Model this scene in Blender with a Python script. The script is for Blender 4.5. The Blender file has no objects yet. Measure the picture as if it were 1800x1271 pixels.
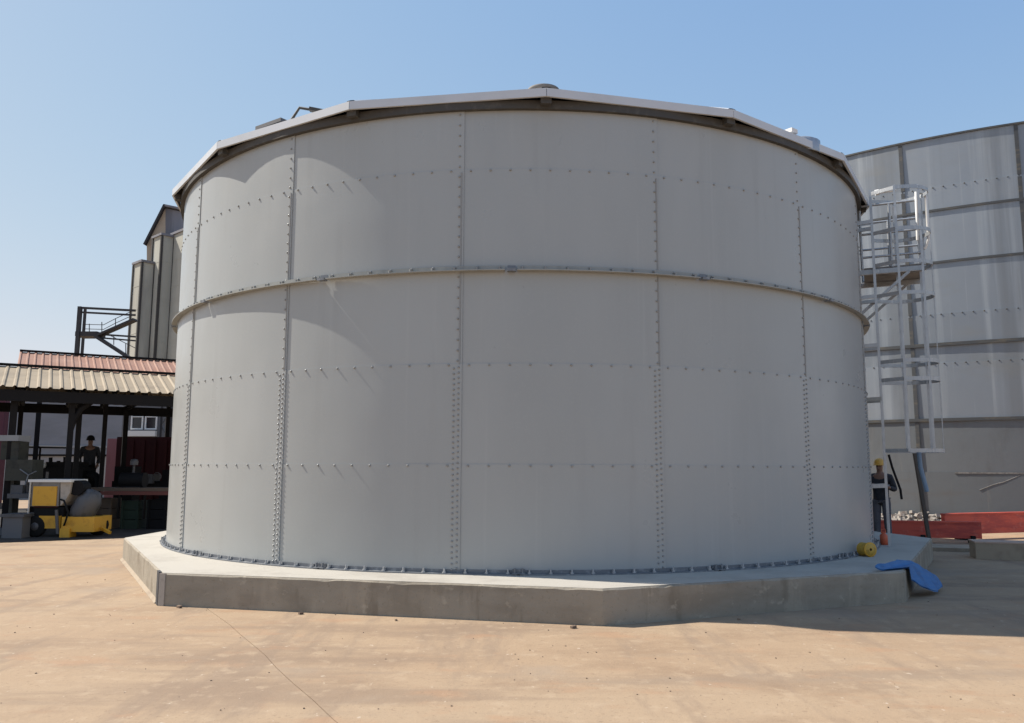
import bpy, math, random
from mathutils import Vector, Matrix
random.seed(7)
S = bpy.context.scene
C = S.collection
PI = math.pi

# ---------------------------------------------------------------- camera, sky, sun, exposure
FPX, PITCH, ROLL, CAMH = 1422.2, 0.1286, 0.0031, 1.6
cam = bpy.data.objects.new('camera', bpy.data.cameras.new('camera'))
C.objects.link(cam)
cam.data.sensor_fit = 'HORIZONTAL'
cam.data.sensor_width = 36
cam.data.lens = 36 * FPX / 1800
cam.data.clip_start = 0.1
cam.data.clip_end = 3000
cam.location = (0, 0, CAMH)
cam.matrix_world = Matrix.Translation((0, 0, CAMH)) @ (Matrix.Rotation(PI / 2 + PITCH, 4, 'X') @ Matrix.Rotation(ROLL, 4, 'Z'))
S.camera = cam

SUN_EL, SUN_AZ = math.radians(48.5), math.radians(-74.5)      # azimuth from +Y towards +X
w = bpy.data.worlds.new('World'); S.world = w; w.use_nodes = True
nt = w.node_tree
sky = nt.nodes.new('ShaderNodeTexSky'); sky.sky_type = 'NISHITA'; sky.sun_disc = False
sky.sun_elevation = SUN_EL; sky.sun_rotation = SUN_AZ
sky.air_density = 1.0; sky.dust_density = 0.5; sky.ozone_density = 0.8; sky.altitude = 0
bg = nt.nodes['Background']; bg.inputs['Strength'].default_value = 0.085
# hazy air: the whole sky's range is compressed evenly per channel, c * a / (1 + k c)
def vm(op, a, b):
    n = nt.nodes.new('ShaderNodeVectorMath'); n.operation = op
    for i, v in enumerate((a, b)):
        if isinstance(v, tuple): n.inputs[i].default_value = v
        else: nt.links.new(v, n.inputs[i])
    return n.outputs['Vector']
num = vm('MULTIPLY', sky.outputs['Color'], (1.40, 2.0, 4.94))
den = vm('ADD', vm('MULTIPLY', sky.outputs['Color'], (.18, .35, 1.0)), (1.0, 1.0, 1.0))
nt.links.new(vm('DIVIDE', num, den), bg.inputs['Color'])

sd = bpy.data.lights.new('sun', 'SUN'); sd.energy = 3.2; sd.angle = math.radians(0.5); sd.color = (1.0, 0.93, 0.83)
sun = bpy.data.objects.new('sun', sd); C.objects.link(sun)
svec = Vector((math.sin(SUN_AZ) * math.cos(SUN_EL), math.cos(SUN_AZ) * math.cos(SUN_EL), math.sin(SUN_EL)))
sun.rotation_euler = svec.to_track_quat('Z', 'Y').to_euler(); sun.location = svec * 60

vs = S.view_settings
vs.view_transform = 'Standard'; vs.look = 'None'; vs.gamma = 1; vs.use_curve_mapping = False; vs.exposure = 1.13
S.render.engine = 'CYCLES'
S.cycles.max_bounces = 8; S.cycles.diffuse_bounces = 4
S.cycles.use_denoising = True

# ---------------------------------------------------------------- materials
def mat(name, col, rough=0.7, metal=0.0, layers=(), bump=None, spec=0.5, rnd=0.0, rvar=0.0):
    """layers: (scale xyz or number, colour, low, high, detail) noise masks mixed over the base colour"""
    m = bpy.data.materials.new(name); m.use_nodes = True
    t = m.node_tree; N = t.nodes; L = t.links
    b = N['Principled BSDF']
    b.inputs['Roughness'].default_value = rough; b.inputs['Metallic'].default_value = metal
    b.inputs['Specular IOR Level'].default_value = spec
    b.inputs['Base Color'].default_value = (*col, 1)
    if not layers and not bump and not rnd and not rvar: return m
    g = N.new('ShaderNodeNewGeometry')
    def noise(sc, det, off):
        mp = N.new('ShaderNodeMapping')
        s = sc if isinstance(sc, tuple) else (sc, sc, sc)
        if len(s) > 3:
            mp.inputs['Rotation'].default_value = (0, 0, s[3])
        mp.inputs['Scale'].default_value = s[:3]; mp.inputs['Location'].default_value = (off, off * 1.7, off * .6)
        L.new(g.outputs['Position'], mp.inputs['Vector'])
        n = N.new('ShaderNodeTexNoise'); n.inputs['Scale'].default_value = 1; n.inputs['Detail'].default_value = det
        n.inputs['Roughness'].default_value = 0.6
        L.new(mp.outputs['Vector'], n.inputs['Vector'])
        return n.outputs['Fac']
    cur = None
    if rnd:
        oi = N.new('ShaderNodeObjectInfo'); mr = N.new('ShaderNodeMapRange')
        mr.inputs['To Min'].default_value = 1 - rnd; mr.inputs['To Max'].default_value = 1 + rnd
        L.new(oi.outputs['Random'], mr.inputs['Value'])
        mx = N.new('ShaderNodeMix'); mx.data_type = 'RGBA'; mx.blend_type = 'MULTIPLY'; mx.inputs['Factor'].default_value = 1
        mx.inputs['A'].default_value = (*col, 1)
        L.new(mr.outputs['Result'], mx.inputs['B']); cur = mx.outputs['Result']
    for i, (sc, c2, lo, hi, det) in enumerate(layers):
        f = noise(sc, det, 3.1 * i + 1.3)
        mr = N.new('ShaderNodeMapRange'); mr.inputs['From Min'].default_value = lo; mr.inputs['From Max'].default_value = hi
        mr.interpolation_type = 'SMOOTHSTEP'
        L.new(f, mr.inputs['Value'])
        mx = N.new('ShaderNodeMix'); mx.data_type = 'RGBA'
        if cur is None: mx.inputs['A'].default_value = (*col, 1)
        else: L.new(cur, mx.inputs['A'])
        mx.inputs['B'].default_value = (*c2[:3], 1)
        if len(c2) > 3:
            ml = N.new('ShaderNodeMath'); ml.operation = 'MULTIPLY'; ml.inputs[1].default_value = c2[3]
            L.new(mr.outputs['Result'], ml.inputs[0]); L.new(ml.outputs[0], mx.inputs['Factor'])
        else: L.new(mr.outputs['Result'], mx.inputs['Factor'])
        cur = mx.outputs['Result']
    if cur is not None: L.new(cur, b.inputs['Base Color'])
    if rvar:
        f = noise(1.7, 4, 9.7); mr = N.new('ShaderNodeMapRange'); mr.inputs['From Min'].default_value = .3; mr.inputs['From Max'].default_value = .7
        mr.inputs['To Min'].default_value = rough - rvar; mr.inputs['To Max'].default_value = rough + rvar
        L.new(f, mr.inputs['Value']); L.new(mr.outputs['Result'], b.inputs['Roughness'])
    if bump:
        prev = None
        for (sc, det, st, dist) in bump:
            bp = N.new('ShaderNodeBump'); bp.inputs['Strength'].default_value = st; bp.inputs['Distance'].default_value = dist
            L.new(noise(sc, det, 5.5), bp.inputs['Height'])
            if prev: L.new(prev, bp.inputs['Normal'])
            prev = bp.outputs['Normal']
        L.new(prev, b.inputs['Normal'])
    return m

M = {}
M['yard'] = mat('dusty_yard_concrete', (.345, .246, .160), .9, layers=[
    ((.22, .5, 1, .35), (.36, .265, .176), .35, .7, 3), ((.9, 1.6, 1, -.5), (.265, .182, .118, .85), .48, .74, 6),
    ((2.2, .35, 1, .45), (.262, .192, .135, .8), .5, .66, 5), ((.22, 1.3, 1, .75), (.245, .176, .122, .7), .52, .66, 5), ((.25, 1.5, 1, -.8), (.278, .208, .147, .75), .54, .66, 4),
    ((5, 5, 1), (.41, .31, .212, .6), .52, .72, 6), ((1.3, 2.4, 1, .7), (.35, .215, .13, .6), .55, .72, 4), ((26, 26, 1), (.235, .165, .11, .55), .58, .7, 4),
    ((14, 9, 1), (.48, .39, .30, .7), .68, .74, 3), ((60, 60, 1), (.20, .145, .10, .5), .62, .72, 3), ((.5, .5, 1), (.30, .235, .175, .7), .56, .7, 7)],
    bump=[(9, 6, .3, .02), (60, 4, .3, .005)], spec=.25)
M['ground'] = mat('bare_earth', (.36, .25, .17), .95, layers=[(.3, (.28, .2, .14), .4, .7, 6)])
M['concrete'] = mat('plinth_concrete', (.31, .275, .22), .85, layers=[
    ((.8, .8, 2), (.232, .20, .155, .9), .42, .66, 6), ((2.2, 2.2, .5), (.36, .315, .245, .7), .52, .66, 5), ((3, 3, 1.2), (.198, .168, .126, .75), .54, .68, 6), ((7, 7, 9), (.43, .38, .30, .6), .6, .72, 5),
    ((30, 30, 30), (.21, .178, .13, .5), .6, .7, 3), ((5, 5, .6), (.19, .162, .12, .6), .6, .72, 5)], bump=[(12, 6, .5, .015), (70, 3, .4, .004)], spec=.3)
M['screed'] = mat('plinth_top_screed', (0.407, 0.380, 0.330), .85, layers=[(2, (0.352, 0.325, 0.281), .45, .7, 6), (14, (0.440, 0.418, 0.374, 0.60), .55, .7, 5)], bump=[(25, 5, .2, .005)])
M['paleplaster'] = mat('pale_plaster', (.40, .36, .31), .85, layers=[(9, (.31, .28, .24), .5, .7, 5)])
M['darkboard'] = mat('dark_corner_board', (.035, .038, .045), .7, layers=[((4, 4, 1), (.06, .062, .068), .5, .7, 4)])
M['shell'] = mat('grey_coated_steel', (.355, .368, .360), .34, rnd=.03, layers=[
    ((.6, .6, .18), (.325, .338, .331, .8), .4, .7, 4), ((5, 5, .35), (.315, .324, .315, .45), .55, .75, 5), ((11, 11, .2), (.395, .407, .395, .35), .58, .74, 4), ((40, 40, 40), (.38, .388, .37, .3), .55, .7, 2)],
    bump=[((.55, .55, .5), 2, .4, .05), ((120, 120, 120), 2, .05, .001)], rvar=.07)
M['ring'] = mat('ring_steel', (.30, .30, .275), .45, layers=[((6, 6, 2), (.23, .23, .21, .8), .5, .7, 5)])
M['bolt'] = mat('bolt_cap', (.26, .26, .25), .45)
M['galv'] = mat('galvanised_steel', (.40, .412, .422), .38, .45, layers=[(9, (.36, .37, .38), .42, .66, 5), ((22, 22, 3), (.55, .56, .56, .6), .55, .72, 4)])
M['galvdark'] = mat('dull_galvanised_angle', (.17, .18, .195), .5, .3, layers=[((12, 12, 12), (.28, .29, .30, .8), .5, .66, 4)])
M['roofwhite'] = mat('roof_sheet_white', (.55, .575, .605), .4, layers=[((1.5, 1.5, 1.5), (.50, .525, .55), .45, .7, 5)])
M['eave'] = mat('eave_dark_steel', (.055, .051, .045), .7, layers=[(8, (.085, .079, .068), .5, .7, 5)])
M['galvold'] = mat('weathered_zinc_sheet', (.23, .255, .283), .48, .15, rnd=.12, layers=[
    ((2.6, 2.6, .05), (.325, .352, .372, .75), .50, .66, 6), ((1.1, 1.1, .04), (.18, .194, .207, .8), .52, .68, 5), ((9, 9, .12), (.33, .35, .37, .45), .62, .74, 5),
    ((.25, .25, .6), (.22, .218, .20, .5), .5, .7, 5)], bump=[((.8, .8, .5), 2, .3, .04)], rvar=.1)
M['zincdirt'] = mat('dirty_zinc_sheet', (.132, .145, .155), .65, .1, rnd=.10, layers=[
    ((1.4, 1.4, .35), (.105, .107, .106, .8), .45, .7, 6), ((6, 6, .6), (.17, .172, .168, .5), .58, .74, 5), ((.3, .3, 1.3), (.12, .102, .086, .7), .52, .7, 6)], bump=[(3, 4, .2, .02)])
M['rustring'] = mat('weathered_ring', (.07, .073, .075), .65, .2, layers=[((2, 2, 8), (.13, .115, .09), .5, .72, 5)])
M['sealant'] = mat('white_sealant', (.20, .19, .18), .8, layers=[((9, 9, 9), (.13, .125, .12), .42, .6, 5)])
M['rubble'] = mat('white_rubble', (.30, .275, .245), .9, layers=[(7, (.22, .18, .155), .45, .65, 5)])
M['redplastic'] = mat('red_plastic', (.60, .085, .05), .55, layers=[((1.2, 1.2, 6), (.40, .05, .04), .45, .65, 4), (7, (.58, .18, .13, .5), .55, .72, 5)])
M['kerb'] = mat('beige_kerb', (.33, .265, .19), .85, layers=[(4, (.26, .20, .145), .45, .7, 6)])
M['pinklit'] = mat('lit_kerb_pink', (.46, .33, .26), .85, layers=[(6, (.36, .26, .2), .5, .7, 5)])  # light on the kerb's top edge painted as a paler pink
M['blue'] = mat('blue_paint', (.03, .15, .36), .55, layers=[(5, (.022, .10, .25), .45, .68, 5), (18, (.14, .27, .42, .6), .62, .75, 4)])
M['bluepale'] = mat('pale_blue_pipe', (.16, .23, .31), .5)
M['yellow'] = mat('yellow_paint', (.62, .33, .025), .5, layers=[(5, (.46, .23, .02), .5, .7, 5)])
M['yellowdull'] = mat('yellow_plastic', (.50, .30, .04), .5, layers=[(12, (.34, .2, .03), .5, .7, 5)])
M['brownpost'] = mat('rusty_post', (.075, .062, .05), .8, layers=[((6, 6, 2), (.12, .085, .06), .5, .7, 5)])
M['brownboard'] = mat('brown_boards', (.22, .205, .19), .8, layers=[((3, 3, 3), (.16, .148, .135), .45, .7, 5)])
M['tanroof'] = mat('beige_roof_sheet', (.285, .222, .142), .65, rnd=.08, layers=[((1.2, 1.2, 1.2), (.225, .172, .108), .45, .7, 5), ((9, 2, 2), (.32, .26, .175, .5), .55, .72, 4), ((3, 3, 3), (.20, .14, .085, .5), .6, .75, 5)])
M['redroof'] = mat('red_roof_sheet', (.275, .130, .080), .65, rnd=.08, layers=[((1.1, 1.1, 1.1), (.31, .165, .11), .45, .7, 5), ((6, 6, 2), (.20, .095, .06, .5), .55, .72, 4)])
M['shedsteel'] = mat('black_shed_steel', (.014, .0125, .0125), .75, spec=.15)
M['floorshade'] = mat('shade_dark_floor', (.05, .046, .043), .9, spec=.2, layers=[(1.2, (.025, .023, .021), .4, .65, 6), (9, (.11, .1, .09, .5), .6, .72, 4)])  # near-black base puts the shade under the roofs into the colour
M['greywall'] = mat('grey_wall', (.21, .215, .235), .85, layers=[((.35, .35, 1.2), (.18, .185, .2), .45, .7, 4)])
M['palewall'] = mat('pale_wall', (.32, .32, .32), .85, layers=[(1, (.25, .25, .26), .45, .7, 5)])
M['white'] = mat('white_paint', (.7, .69, .66), .6)
M['glass'] = mat('dark_window_glass', (.02, .022, .025), .1)
M['cabin'] = mat('cabin_panel', (.13, .13, .135), .8)
M['redmetal'] = mat('red_container', (.04, .006, .006), .7, spec=.2, layers=[((2, 2, .5), (.025, .004, .004), .5, .7, 4)])
M['pinkmetal'] = mat('sunlit_red_panel', (.36, .13, .13), .7, layers=[((2, 2, .5), (.28, .09, .09), .5, .7, 4)])  # paler red: sunlight on the container's left end put into the colour
M['black'] = mat('black_iron', (.009, .009, .01), .7, spec=.15)
M['cabinet'] = mat('dusty_white_cabinet', (.20, .195, .19), .6, layers=[(5, (.14, .135, .13), .5, .7, 4)])
M['olive'] = mat('olive_machine', (.04, .04, .03), .7, layers=[(5, (.022, .022, .018), .5, .7, 4)])
M['greymach'] = mat('grey_machine', (.085, .085, .09), .6, layers=[(5, (.05, .05, .05), .5, .7, 4)])
M['rubber'] = mat('black_rubber', (.012, .012, .012), .85, spec=.2)
M['rustbar'] = mat('rusty_red_bar', (.14, .045, .035), .8)
M['woodbox'] = mat('brown_crate_wood', (.12, .085, .06), .85)
M['maroon'] = mat('maroon_paint', (.10, .012, .03), .6)
M['silo'] = mat('silo_concrete', (.42, .415, .36), .9, layers=[((.5, .5, .12), (.33, .325, .285), .42, .7, 5), ((.1, .1, .8), (.37, .36, .31, .5), .5, .65, 4)])
M['silodark'] = mat('silo_joint', (.05, .048, .045), .85)
M['headhouse'] = mat('headhouse_beige', (.42, .34, .25), .85, layers=[(.4, (.36, .29, .21), .45, .7, 4)])
M['headgrey'] = mat('headhouse_grey', (.19, .19, .21), .8, layers=[((1, 1, .1), (.14, .14, .155), .48, .62, 4)])
M['gantry'] = mat('gantry_steel', (.03, .028, .03), .7)
M['skin'] = mat('skin', (.20, .11, .075), .55)
M['navy'] = mat('dark_jacket', (.018, .02, .026), .85, layers=[(20, (.03, .032, .04), .5, .7, 3)])
M['trouser'] = mat('grey_trousers', (.10, .098, .115), .85, layers=[(15, (.075, .073, .085), .5, .7, 3)])
M['helmet'] = mat('yellow_helmet', (.60, .33, .05), .35)
M['reflect'] = mat('reflective_band', (.42, .43, .44), .5)
M['orange'] = mat('orange_plastic', (.62, .13, .06), .5)
M['green'] = mat('dark_green_paint', (.015, .03, .018), .8)
M['grit'] = mat('grit_stones', (.24, .175, .12), .9, rnd=.0, layers=[(3, (.14, .1, .075), .45, .55, 2)])
M['joint'] = mat('joint_filler', (.12, .085, .065), .95)

# ---------------------------------------------------------------- mesh helpers
class MB:
    def __init__(s): s.v = []; s.f = []; s.sm = []
    def add(s, vs, fs, smooth=False):
        o = len(s.v); s.v += [tuple(p) for p in vs]; s.f += [tuple(i + o for i in f) for f in fs]; s.sm += [smooth] * len(fs); return s
    def box(s, c, size, X=(1, 0, 0), Y=None):
        X = Vector(X).normalized(); Y = Vector((-X.y, X.x, 0)) if Y is None else Vector(Y).normalized()
        Z = X.cross(Y); c = Vector(c); a, b, d = [k / 2 for k in size]
        vs = [c + X * a * i + Y * b * j + Z * d * k for k in (-1, 1) for j in (-1, 1) for i in (-1, 1)]
        return s.add(vs, [(0, 2, 3, 1), (4, 5, 7, 6), (0, 1, 5, 4), (2, 6, 7, 3), (0, 4, 6, 2), (1, 3, 7, 5)])
    def bar(s, p, q, w, h=None, up=(0, 0, 1)):
        p = Vector(p); q = Vector(q); X = (q - p); l = X.length; X.normalize(); h = w if h is None else h
        U = Vector(up)
        if abs(X.dot(U)) > .98: U = Vector((1, 0, 0))
        Y = U.cross(X).normalized()
        return s.box((p + q) / 2, (l, w, h), X, Y)
    def tube(s, p, q, r, n=8, r2=None, cap=True):
        p = Vector(p); q = Vector(q); X = (q - p).normalized(); r2 = r if r2 is None else r2
        U = Vector((0, 0, 1)) if abs(X.z) < .9 else Vector((1, 0, 0))
        A = U.cross(X).normalized(); B = X.cross(A)
        vs = []
        for (c, rr) in ((p, r), (q, r2)):
            for i in range(n):
                t = 2 * PI * i / n; vs.append(c + A * rr * math.cos(t) + B * rr * math.sin(t))
        s.add(vs, [(i, (i + 1) % n, n + (i + 1) % n, n + i) for i in range(n)], True)
        if cap: s.add(vs, [tuple(range(n))[::-1], tuple(range(n, 2 * n))])
        return s
    def path(s, pts, r, n=6):
        pts = [Vector(p) for p in pts]; vs = []; prevA = None
        for i, p in enumerate(pts):
            X = (pts[min(i + 1, len(pts) - 1)] - pts[max(i - 1, 0)]).normalized()
            if prevA is None:
                U = Vector((0, 0, 1)) if abs(X.z) < .9 else Vector((1, 0, 0)); A = U.cross(X).normalized()
            else: A = (prevA - X * prevA.dot(X)).normalized()
            prevA = A; B = X.cross(A)
            for k in range(n):
                t = 2 * PI * k / n; vs.append(p + A * r * math.cos(t) + B * r * math.sin(t))
        fs = []
        for i in range(len(pts) - 1):
            for k in range(n): fs.append((i * n + k, i * n + (k + 1) % n, (i + 1) * n + (k + 1) % n, (i + 1) * n + k))
        m = len(pts) - 1
        s.add(vs, fs, True); s.add(vs, [tuple(range(n))[::-1], tuple(range(m * n, m * n + n))]); return s
    def prism(s, poly, z0, z1):
        n = len(poly); vs = [(x, y, z0) for x, y in poly] + [(x, y, z1) for x, y in poly]
        return s.add(vs, [tuple(range(n))[::-1], tuple(range(n, 2 * n))] + [(i, (i + 1) % n, n + (i + 1) % n, n + i) for i in range(n)])
    def lathe(s, prof, c, n=20, axis=(0, 0, 1)):
        X = Vector(axis).normalized(); U = Vector((0, 0, 1)) if abs(X.z) < .9 else Vector((1, 0, 0))
        A = U.cross(X).normalized(); B = X.cross(A); c = Vector(c); vs = []
        for (r, h) in prof:
            for k in range(n):
                t = 2 * PI * k / n; vs.append(c + X * h + A * r * math.cos(t) + B * r * math.sin(t))
        m = len(prof)
        return s.add(vs, [(i * n + k, i * n + (k + 1) % n, (i + 1) * n + (k + 1) % n, (i + 1) * n + k) for i in range(m - 1) for k in range(n)], True)
    def mesh(s, name, m, base=None):
        b = Vector(base) if base is not None else Vector((0, 0, 0))
        me = bpy.data.meshes.new(name); me.from_pydata([tuple(Vector(p) - b) for p in s.v], [], s.f)
        me.polygons.foreach_set('use_smooth', s.sm); me.materials.append(m); me.update(); return me

def link(name, me, parent=None, loc=(0, 0, 0), rz=0, kind=None, label=None):
    o = bpy.data.objects.new(name, me); C.objects.link(o); o.location = loc; o.rotation_euler = (0, 0, rz)
    if parent is not None: o.parent = parent
    if kind: o['kind'] = kind
    if label: o['label'] = label
    return o
def part(name, mb, m, parent, kind=None, label=None):
    """world-space mesh builder -> child of a thing (or of a part)"""
    root = parent
    base = Vector(parent.get('_b', (0, 0, 0)))
    o = link(name, mb.mesh(name, m, base), parent, kind=kind, label=label); o['_b'] = tuple(base); return o
def thing(name, label, cat, base, group=None):
    o = bpy.data.objects.new(name, None); C.objects.link(o); o.location = base; o.empty_display_size = .3
    o['label'] = label; o['category'] = cat; o['_b'] = tuple(base)
    if group: o['group'] = group
    return o
def solo(name, mb, m, base, label, cat, group=None):
    o = link(name, mb.mesh(name, m, base), None, base); o['label'] = label; o['category'] = cat; o['_b'] = tuple(base)
    if group: o['group'] = group
    return o
def structure(name, mb, m, kind='structure', base=(0, 0, 0)):
    o = link(name, mb.mesh(name, m, base), None, base, kind=kind); o['_b'] = tuple(base); return o

# ---------------------------------------------------------------- ground: sheet + two concrete slabs with an open joint
g = MB(); g.add([(-1500, -200, -.05), (1500, -200, -.05), (1500, 2500, -.05), (-1500, 2500, -.05)], [(0, 1, 2, 3)])
ground = structure('ground', g, M['ground'])
J0, JD = Vector((-3.101, 8.866)), Vector((2.04, -3.55)).normalized()
JN = Vector((-JD.y, JD.x))                         # points right/up
def joint_pt(t, off):
    # the sawn joint wanders a little
    return J0 + JD * t + JN * (off + .018 * math.sin(t * 1.3) + .008 * math.sin(t * 4.1))
ts = [-140] + [-10 + i * .5 for i in range(50)] + [40]
edgeR = [joint_pt(t, .0035) for t in ts]; edgeL = [joint_pt(t, -.0035) for t in ts]
def slab(name, edge, xf):
    m = MB(); n_ = len(edge)
    vs = [(p.x, p.y, 0) for p in edge] + [(xf, p.y, 0) for p in edge] + [(p.x, p.y, -.045) for p in edge]
    m.add(vs, [(i, i + 1, n_ + i + 1, n_ + i) for i in range(n_ - 1)] + [(i, 2 * n_ + i, 2 * n_ + i + 1, i + 1) for i in range(n_ - 1)])
    return link(name, m.mesh(name, M['yard']), ground)
slab('concrete_slab', edgeR, 120)
slab('concrete_slab', edgeL, -160)
jm = MB()
for i in range(len(ts) - 1):
    p, q, r_, s_ = edgeL[i], edgeR[i], edgeR[i + 1], edgeL[i + 1]
    jm.add([(p.x, p.y, -.005), (q.x, q.y, -.005), (r_.x, r_.y, -.005), (s_.x, s_.y, -.005)], [(3, 2, 1, 0)])
o = link('joint_filler', jm.mesh('joint_filler', M['joint']), ground)

m = MB(); rng = random.Random(11)
for k in range(260):
    y = 3.2 + 9 * rng.random() ** 1.3; x = rng.uniform(-.75, .75) * y
    sz = rng.uniform(.003, .008) * (1 + .05 * y); t = rng.uniform(0, PI)
    m.box((x, y, sz * .3), (sz * 1.4, sz, sz * .7), (math.cos(t), math.sin(t), rng.uniform(-.2, .2)))
for x, y, sz in ((-3.75, 9.42, .035), (-2.28, 9.05, .03), (.62, 8.33, .035), (-1.2, 8.7, .022), (2.4, 8.8, .02)):
    m.box((x, y, sz * .35), (sz * 1.6, sz, sz * .8), (math.cos(x), math.sin(x), .1))
structure('grit', m, M['grit'], 'stuff')

# ---------------------------------------------------------------- main tank
CX, CY, R = .1411, 15.7124, 6.1928
A0, STEP = math.radians(-52.278), math.radians(22.5)
ZS = [.383, 1.591, 2.779, 3.925, 5.18, 5.98]
def pol(r, a, z): return (CX + r * math.sin(a), CY - r * math.cos(a), z)
def polc(c, r, a, z): return (c[0] + r * math.sin(a), c[1] - r * math.cos(a), z)

# plinth (nine-sided)
pl_pts = [(-6.62, 14.09), (-4.03, 9.56), (.93, 8.447)]
for A in (38.5, 80.5, 124, 163, 202, 243): pl_pts.append(pol(7.35, math.radians(A), 0)[:2])
plinth = thing('concrete_plinth', 'many sided grey concrete plinth under the big bolted tank', 'plinth', (CX, CY, 0))
m = MB(); n = len(pl_pts)
for i in range(n):                                   # cast sides with a tiny chamfer at the top
    p, q = pl_pts[i], pl_pts[(i + 1) % n]
    segs = 40
    vs = []
    for k in range(segs + 1):
        t = k / segs; x = p[0] + (q[0] - p[0]) * t; y = p[1] + (q[1] - p[1]) * t
        d = Vector((CX - x, CY - y)).normalized() * .02
        wob = .004 * math.sin(k * .7 + i) + random.uniform(-.004, .003) - (.012 if random.random() < .06 else 0)
        vs += [(x, y, -.03), (x, y, .348 + wob), (x + d.x, y + d.y, .366)]
    fs = []
    for k in range(segs):
        o0 = k * 3; fs += [(o0, o0 + 3, o0 + 4, o0 + 1), (o0 + 1, o0 + 4, o0 + 5, o0 + 2)]
    m.add(vs, fs)
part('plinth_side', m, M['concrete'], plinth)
m = MB(); top = []
for (x, y) in pl_pts:
    d = Vector((CX - x, CY - y)).normalized() * .019; top.append((x + d.x, y + d.y))
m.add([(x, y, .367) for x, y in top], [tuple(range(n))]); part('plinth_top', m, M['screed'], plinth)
# corner boards at the left front corner, mortar fillet along the sunlit side
cL = Vector((*pl_pts[1], 0)); dl = (Vector((*pl_pts[0], 0)) - cL).normalized(); dr = (Vector((*pl_pts[2], 0)) - cL).normalized()
m = MB(); nl = Vector((dl.y, -dl.x, 0)); nl = nl if nl.dot(cL - Vector((CX, CY, 0))) > 0 else -nl
c = cL + dl * .10 + nl * .012; m.box((c.x, c.y, .19), (.17, .03, .38), dl); part('corner_board', m, M['darkboard'], plinth)
nr = Vector((dr.y, -dr.x, 0)); nr = nr if nr.dot(cL - Vector((CX, CY, 0))) > 0 else -nr
m = MB(); c = cL + dr * .02 + nr * .004; m.box((c.x, c.y, .184), (.075, .02, .364), dr); part('corner_strip', m, M['paleplaster'], plinth)
m = MB(); p0 = Vector((*pl_pts[0], 0)); q0 = cL + dl * .2
m.add([(p0.x, p0.y, .035), (q0.x, q0.y, .035), (q0.x + nl.x * .04, q0.y + nl.y * .04, .003), (p0.x + nl.x * .04, p0.y + nl.y * .04, .003)], [(0, 1, 2, 3)])
part('mortar_fillet', m, M['kerb'], plinth)

tank = thing('bolted_steel_tank', 'large light grey bolted steel tank with angular white roof, in the middle on its plinth', 'tank', (CX, CY, .367))
TB = Vector((CX, CY, .367))
def lpol(r, a, z): return (r * math.sin(a), -r * math.cos(a), z)   # tank-local
def bolt(mb, a, z, r0, rad=.014, h=.014):
    n_ = 6; vs = []
    ux, uy = math.sin(a), -math.cos(a); tx, ty = math.cos(a), math.sin(a)
    for (rr, hh) in ((rad, -.006), (rad, h * .6), (rad * .55, h)):
        for k in range(n_):
            t = 2 * PI * k / n_; vs.append(((r0 + hh) * ux + tx * rr * math.cos(t), (r0 + hh) * uy + ty * rr * math.cos(t), z + rr * math.sin(t)))
    fs = [(i * n_ + k, i * n_ + (k + 1) % n_, (i + 1) * n_ + (k + 1) % n_, (i + 1) * n_ + k) for i in range(2) for k in range(n_)] + [tuple(range(2 * n_, 3 * n_))]
    mb.add(vs, fs)
LAPZ, LAPT = .006, .012
def panel_mesh(hgt, lip=True):
    m = MB(); na, nz = 14, 3; ext = .05 / R
    cols = []
    def rr(t, zz): return R + LAPT * t + LAPZ * zz
    vs = []
    for j in range(nz + 1):
        zz = j / nz
        for i in range(na + 1):
            t = i / na; a = (STEP + ext) * t
            vs.append(lpol(rr(t, zz), a, zz * (hgt + .03)))
    W_ = na + 1
    m.add(vs, [(j * W_ + i, j * W_ + i + 1, (j + 1) * W_ + i + 1, (j + 1) * W_ + i) for j in range(nz) for i in range(na)], True)
    # visible sheet edges: top and right
    tv = []
    for i in range(na + 1):
        t = i / na; a = (STEP + ext) * t; tv += [lpol(rr(t, 1), a, hgt + .03), lpol(rr(t, 1) - .02, a, hgt + .03)]
    m.add(tv, [(2 * i, 2 * i + 2, 2 * i + 3, 2 * i + 1) for i in range(na)])
    rv = []
    for j in range(nz + 1):
        zz = j / nz; a = STEP + ext; rv += [lpol(rr(1, zz), a, zz * (hgt + .03)), lpol(rr(1, zz) - .02, a, zz * (hgt + .03))]
    m.add(rv, [(2 * j, 2 * j + 1, 2 * j + 3, 2 * j + 2) for j in range(nz)])
    return m.mesh('shell_panel', M['shell'])
def row_mesh(hgt):
    m = MB()
    for k in range(10):
        t = (k + .55) / 10; bolt(m, STEP * t, hgt + .012, R + LAPT * t + LAPZ)
    return m.mesh('bolt_row', M['bolt'])
def seam_mesh(hgt, double):
    m = MB()
    if double:
        nb = int(hgt / .062)
        for k in range(nb):
            for da in (-.045, .012): bolt(m, STEP + da / R, (k + .5 + (.25 if da > 0 else 0)) * hgt / nb, R + LAPT + LAPZ * k / nb, .013, .013)
    else:
        nb = int(hgt / .115)
        for k in range(nb): bolt(m, STEP - .005 / R, (k + .5) * hgt / nb, R + LAPT + LAPZ * k / nb, .013, .013)
    return m.mesh('bolt_seam', M['bolt'])
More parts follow.
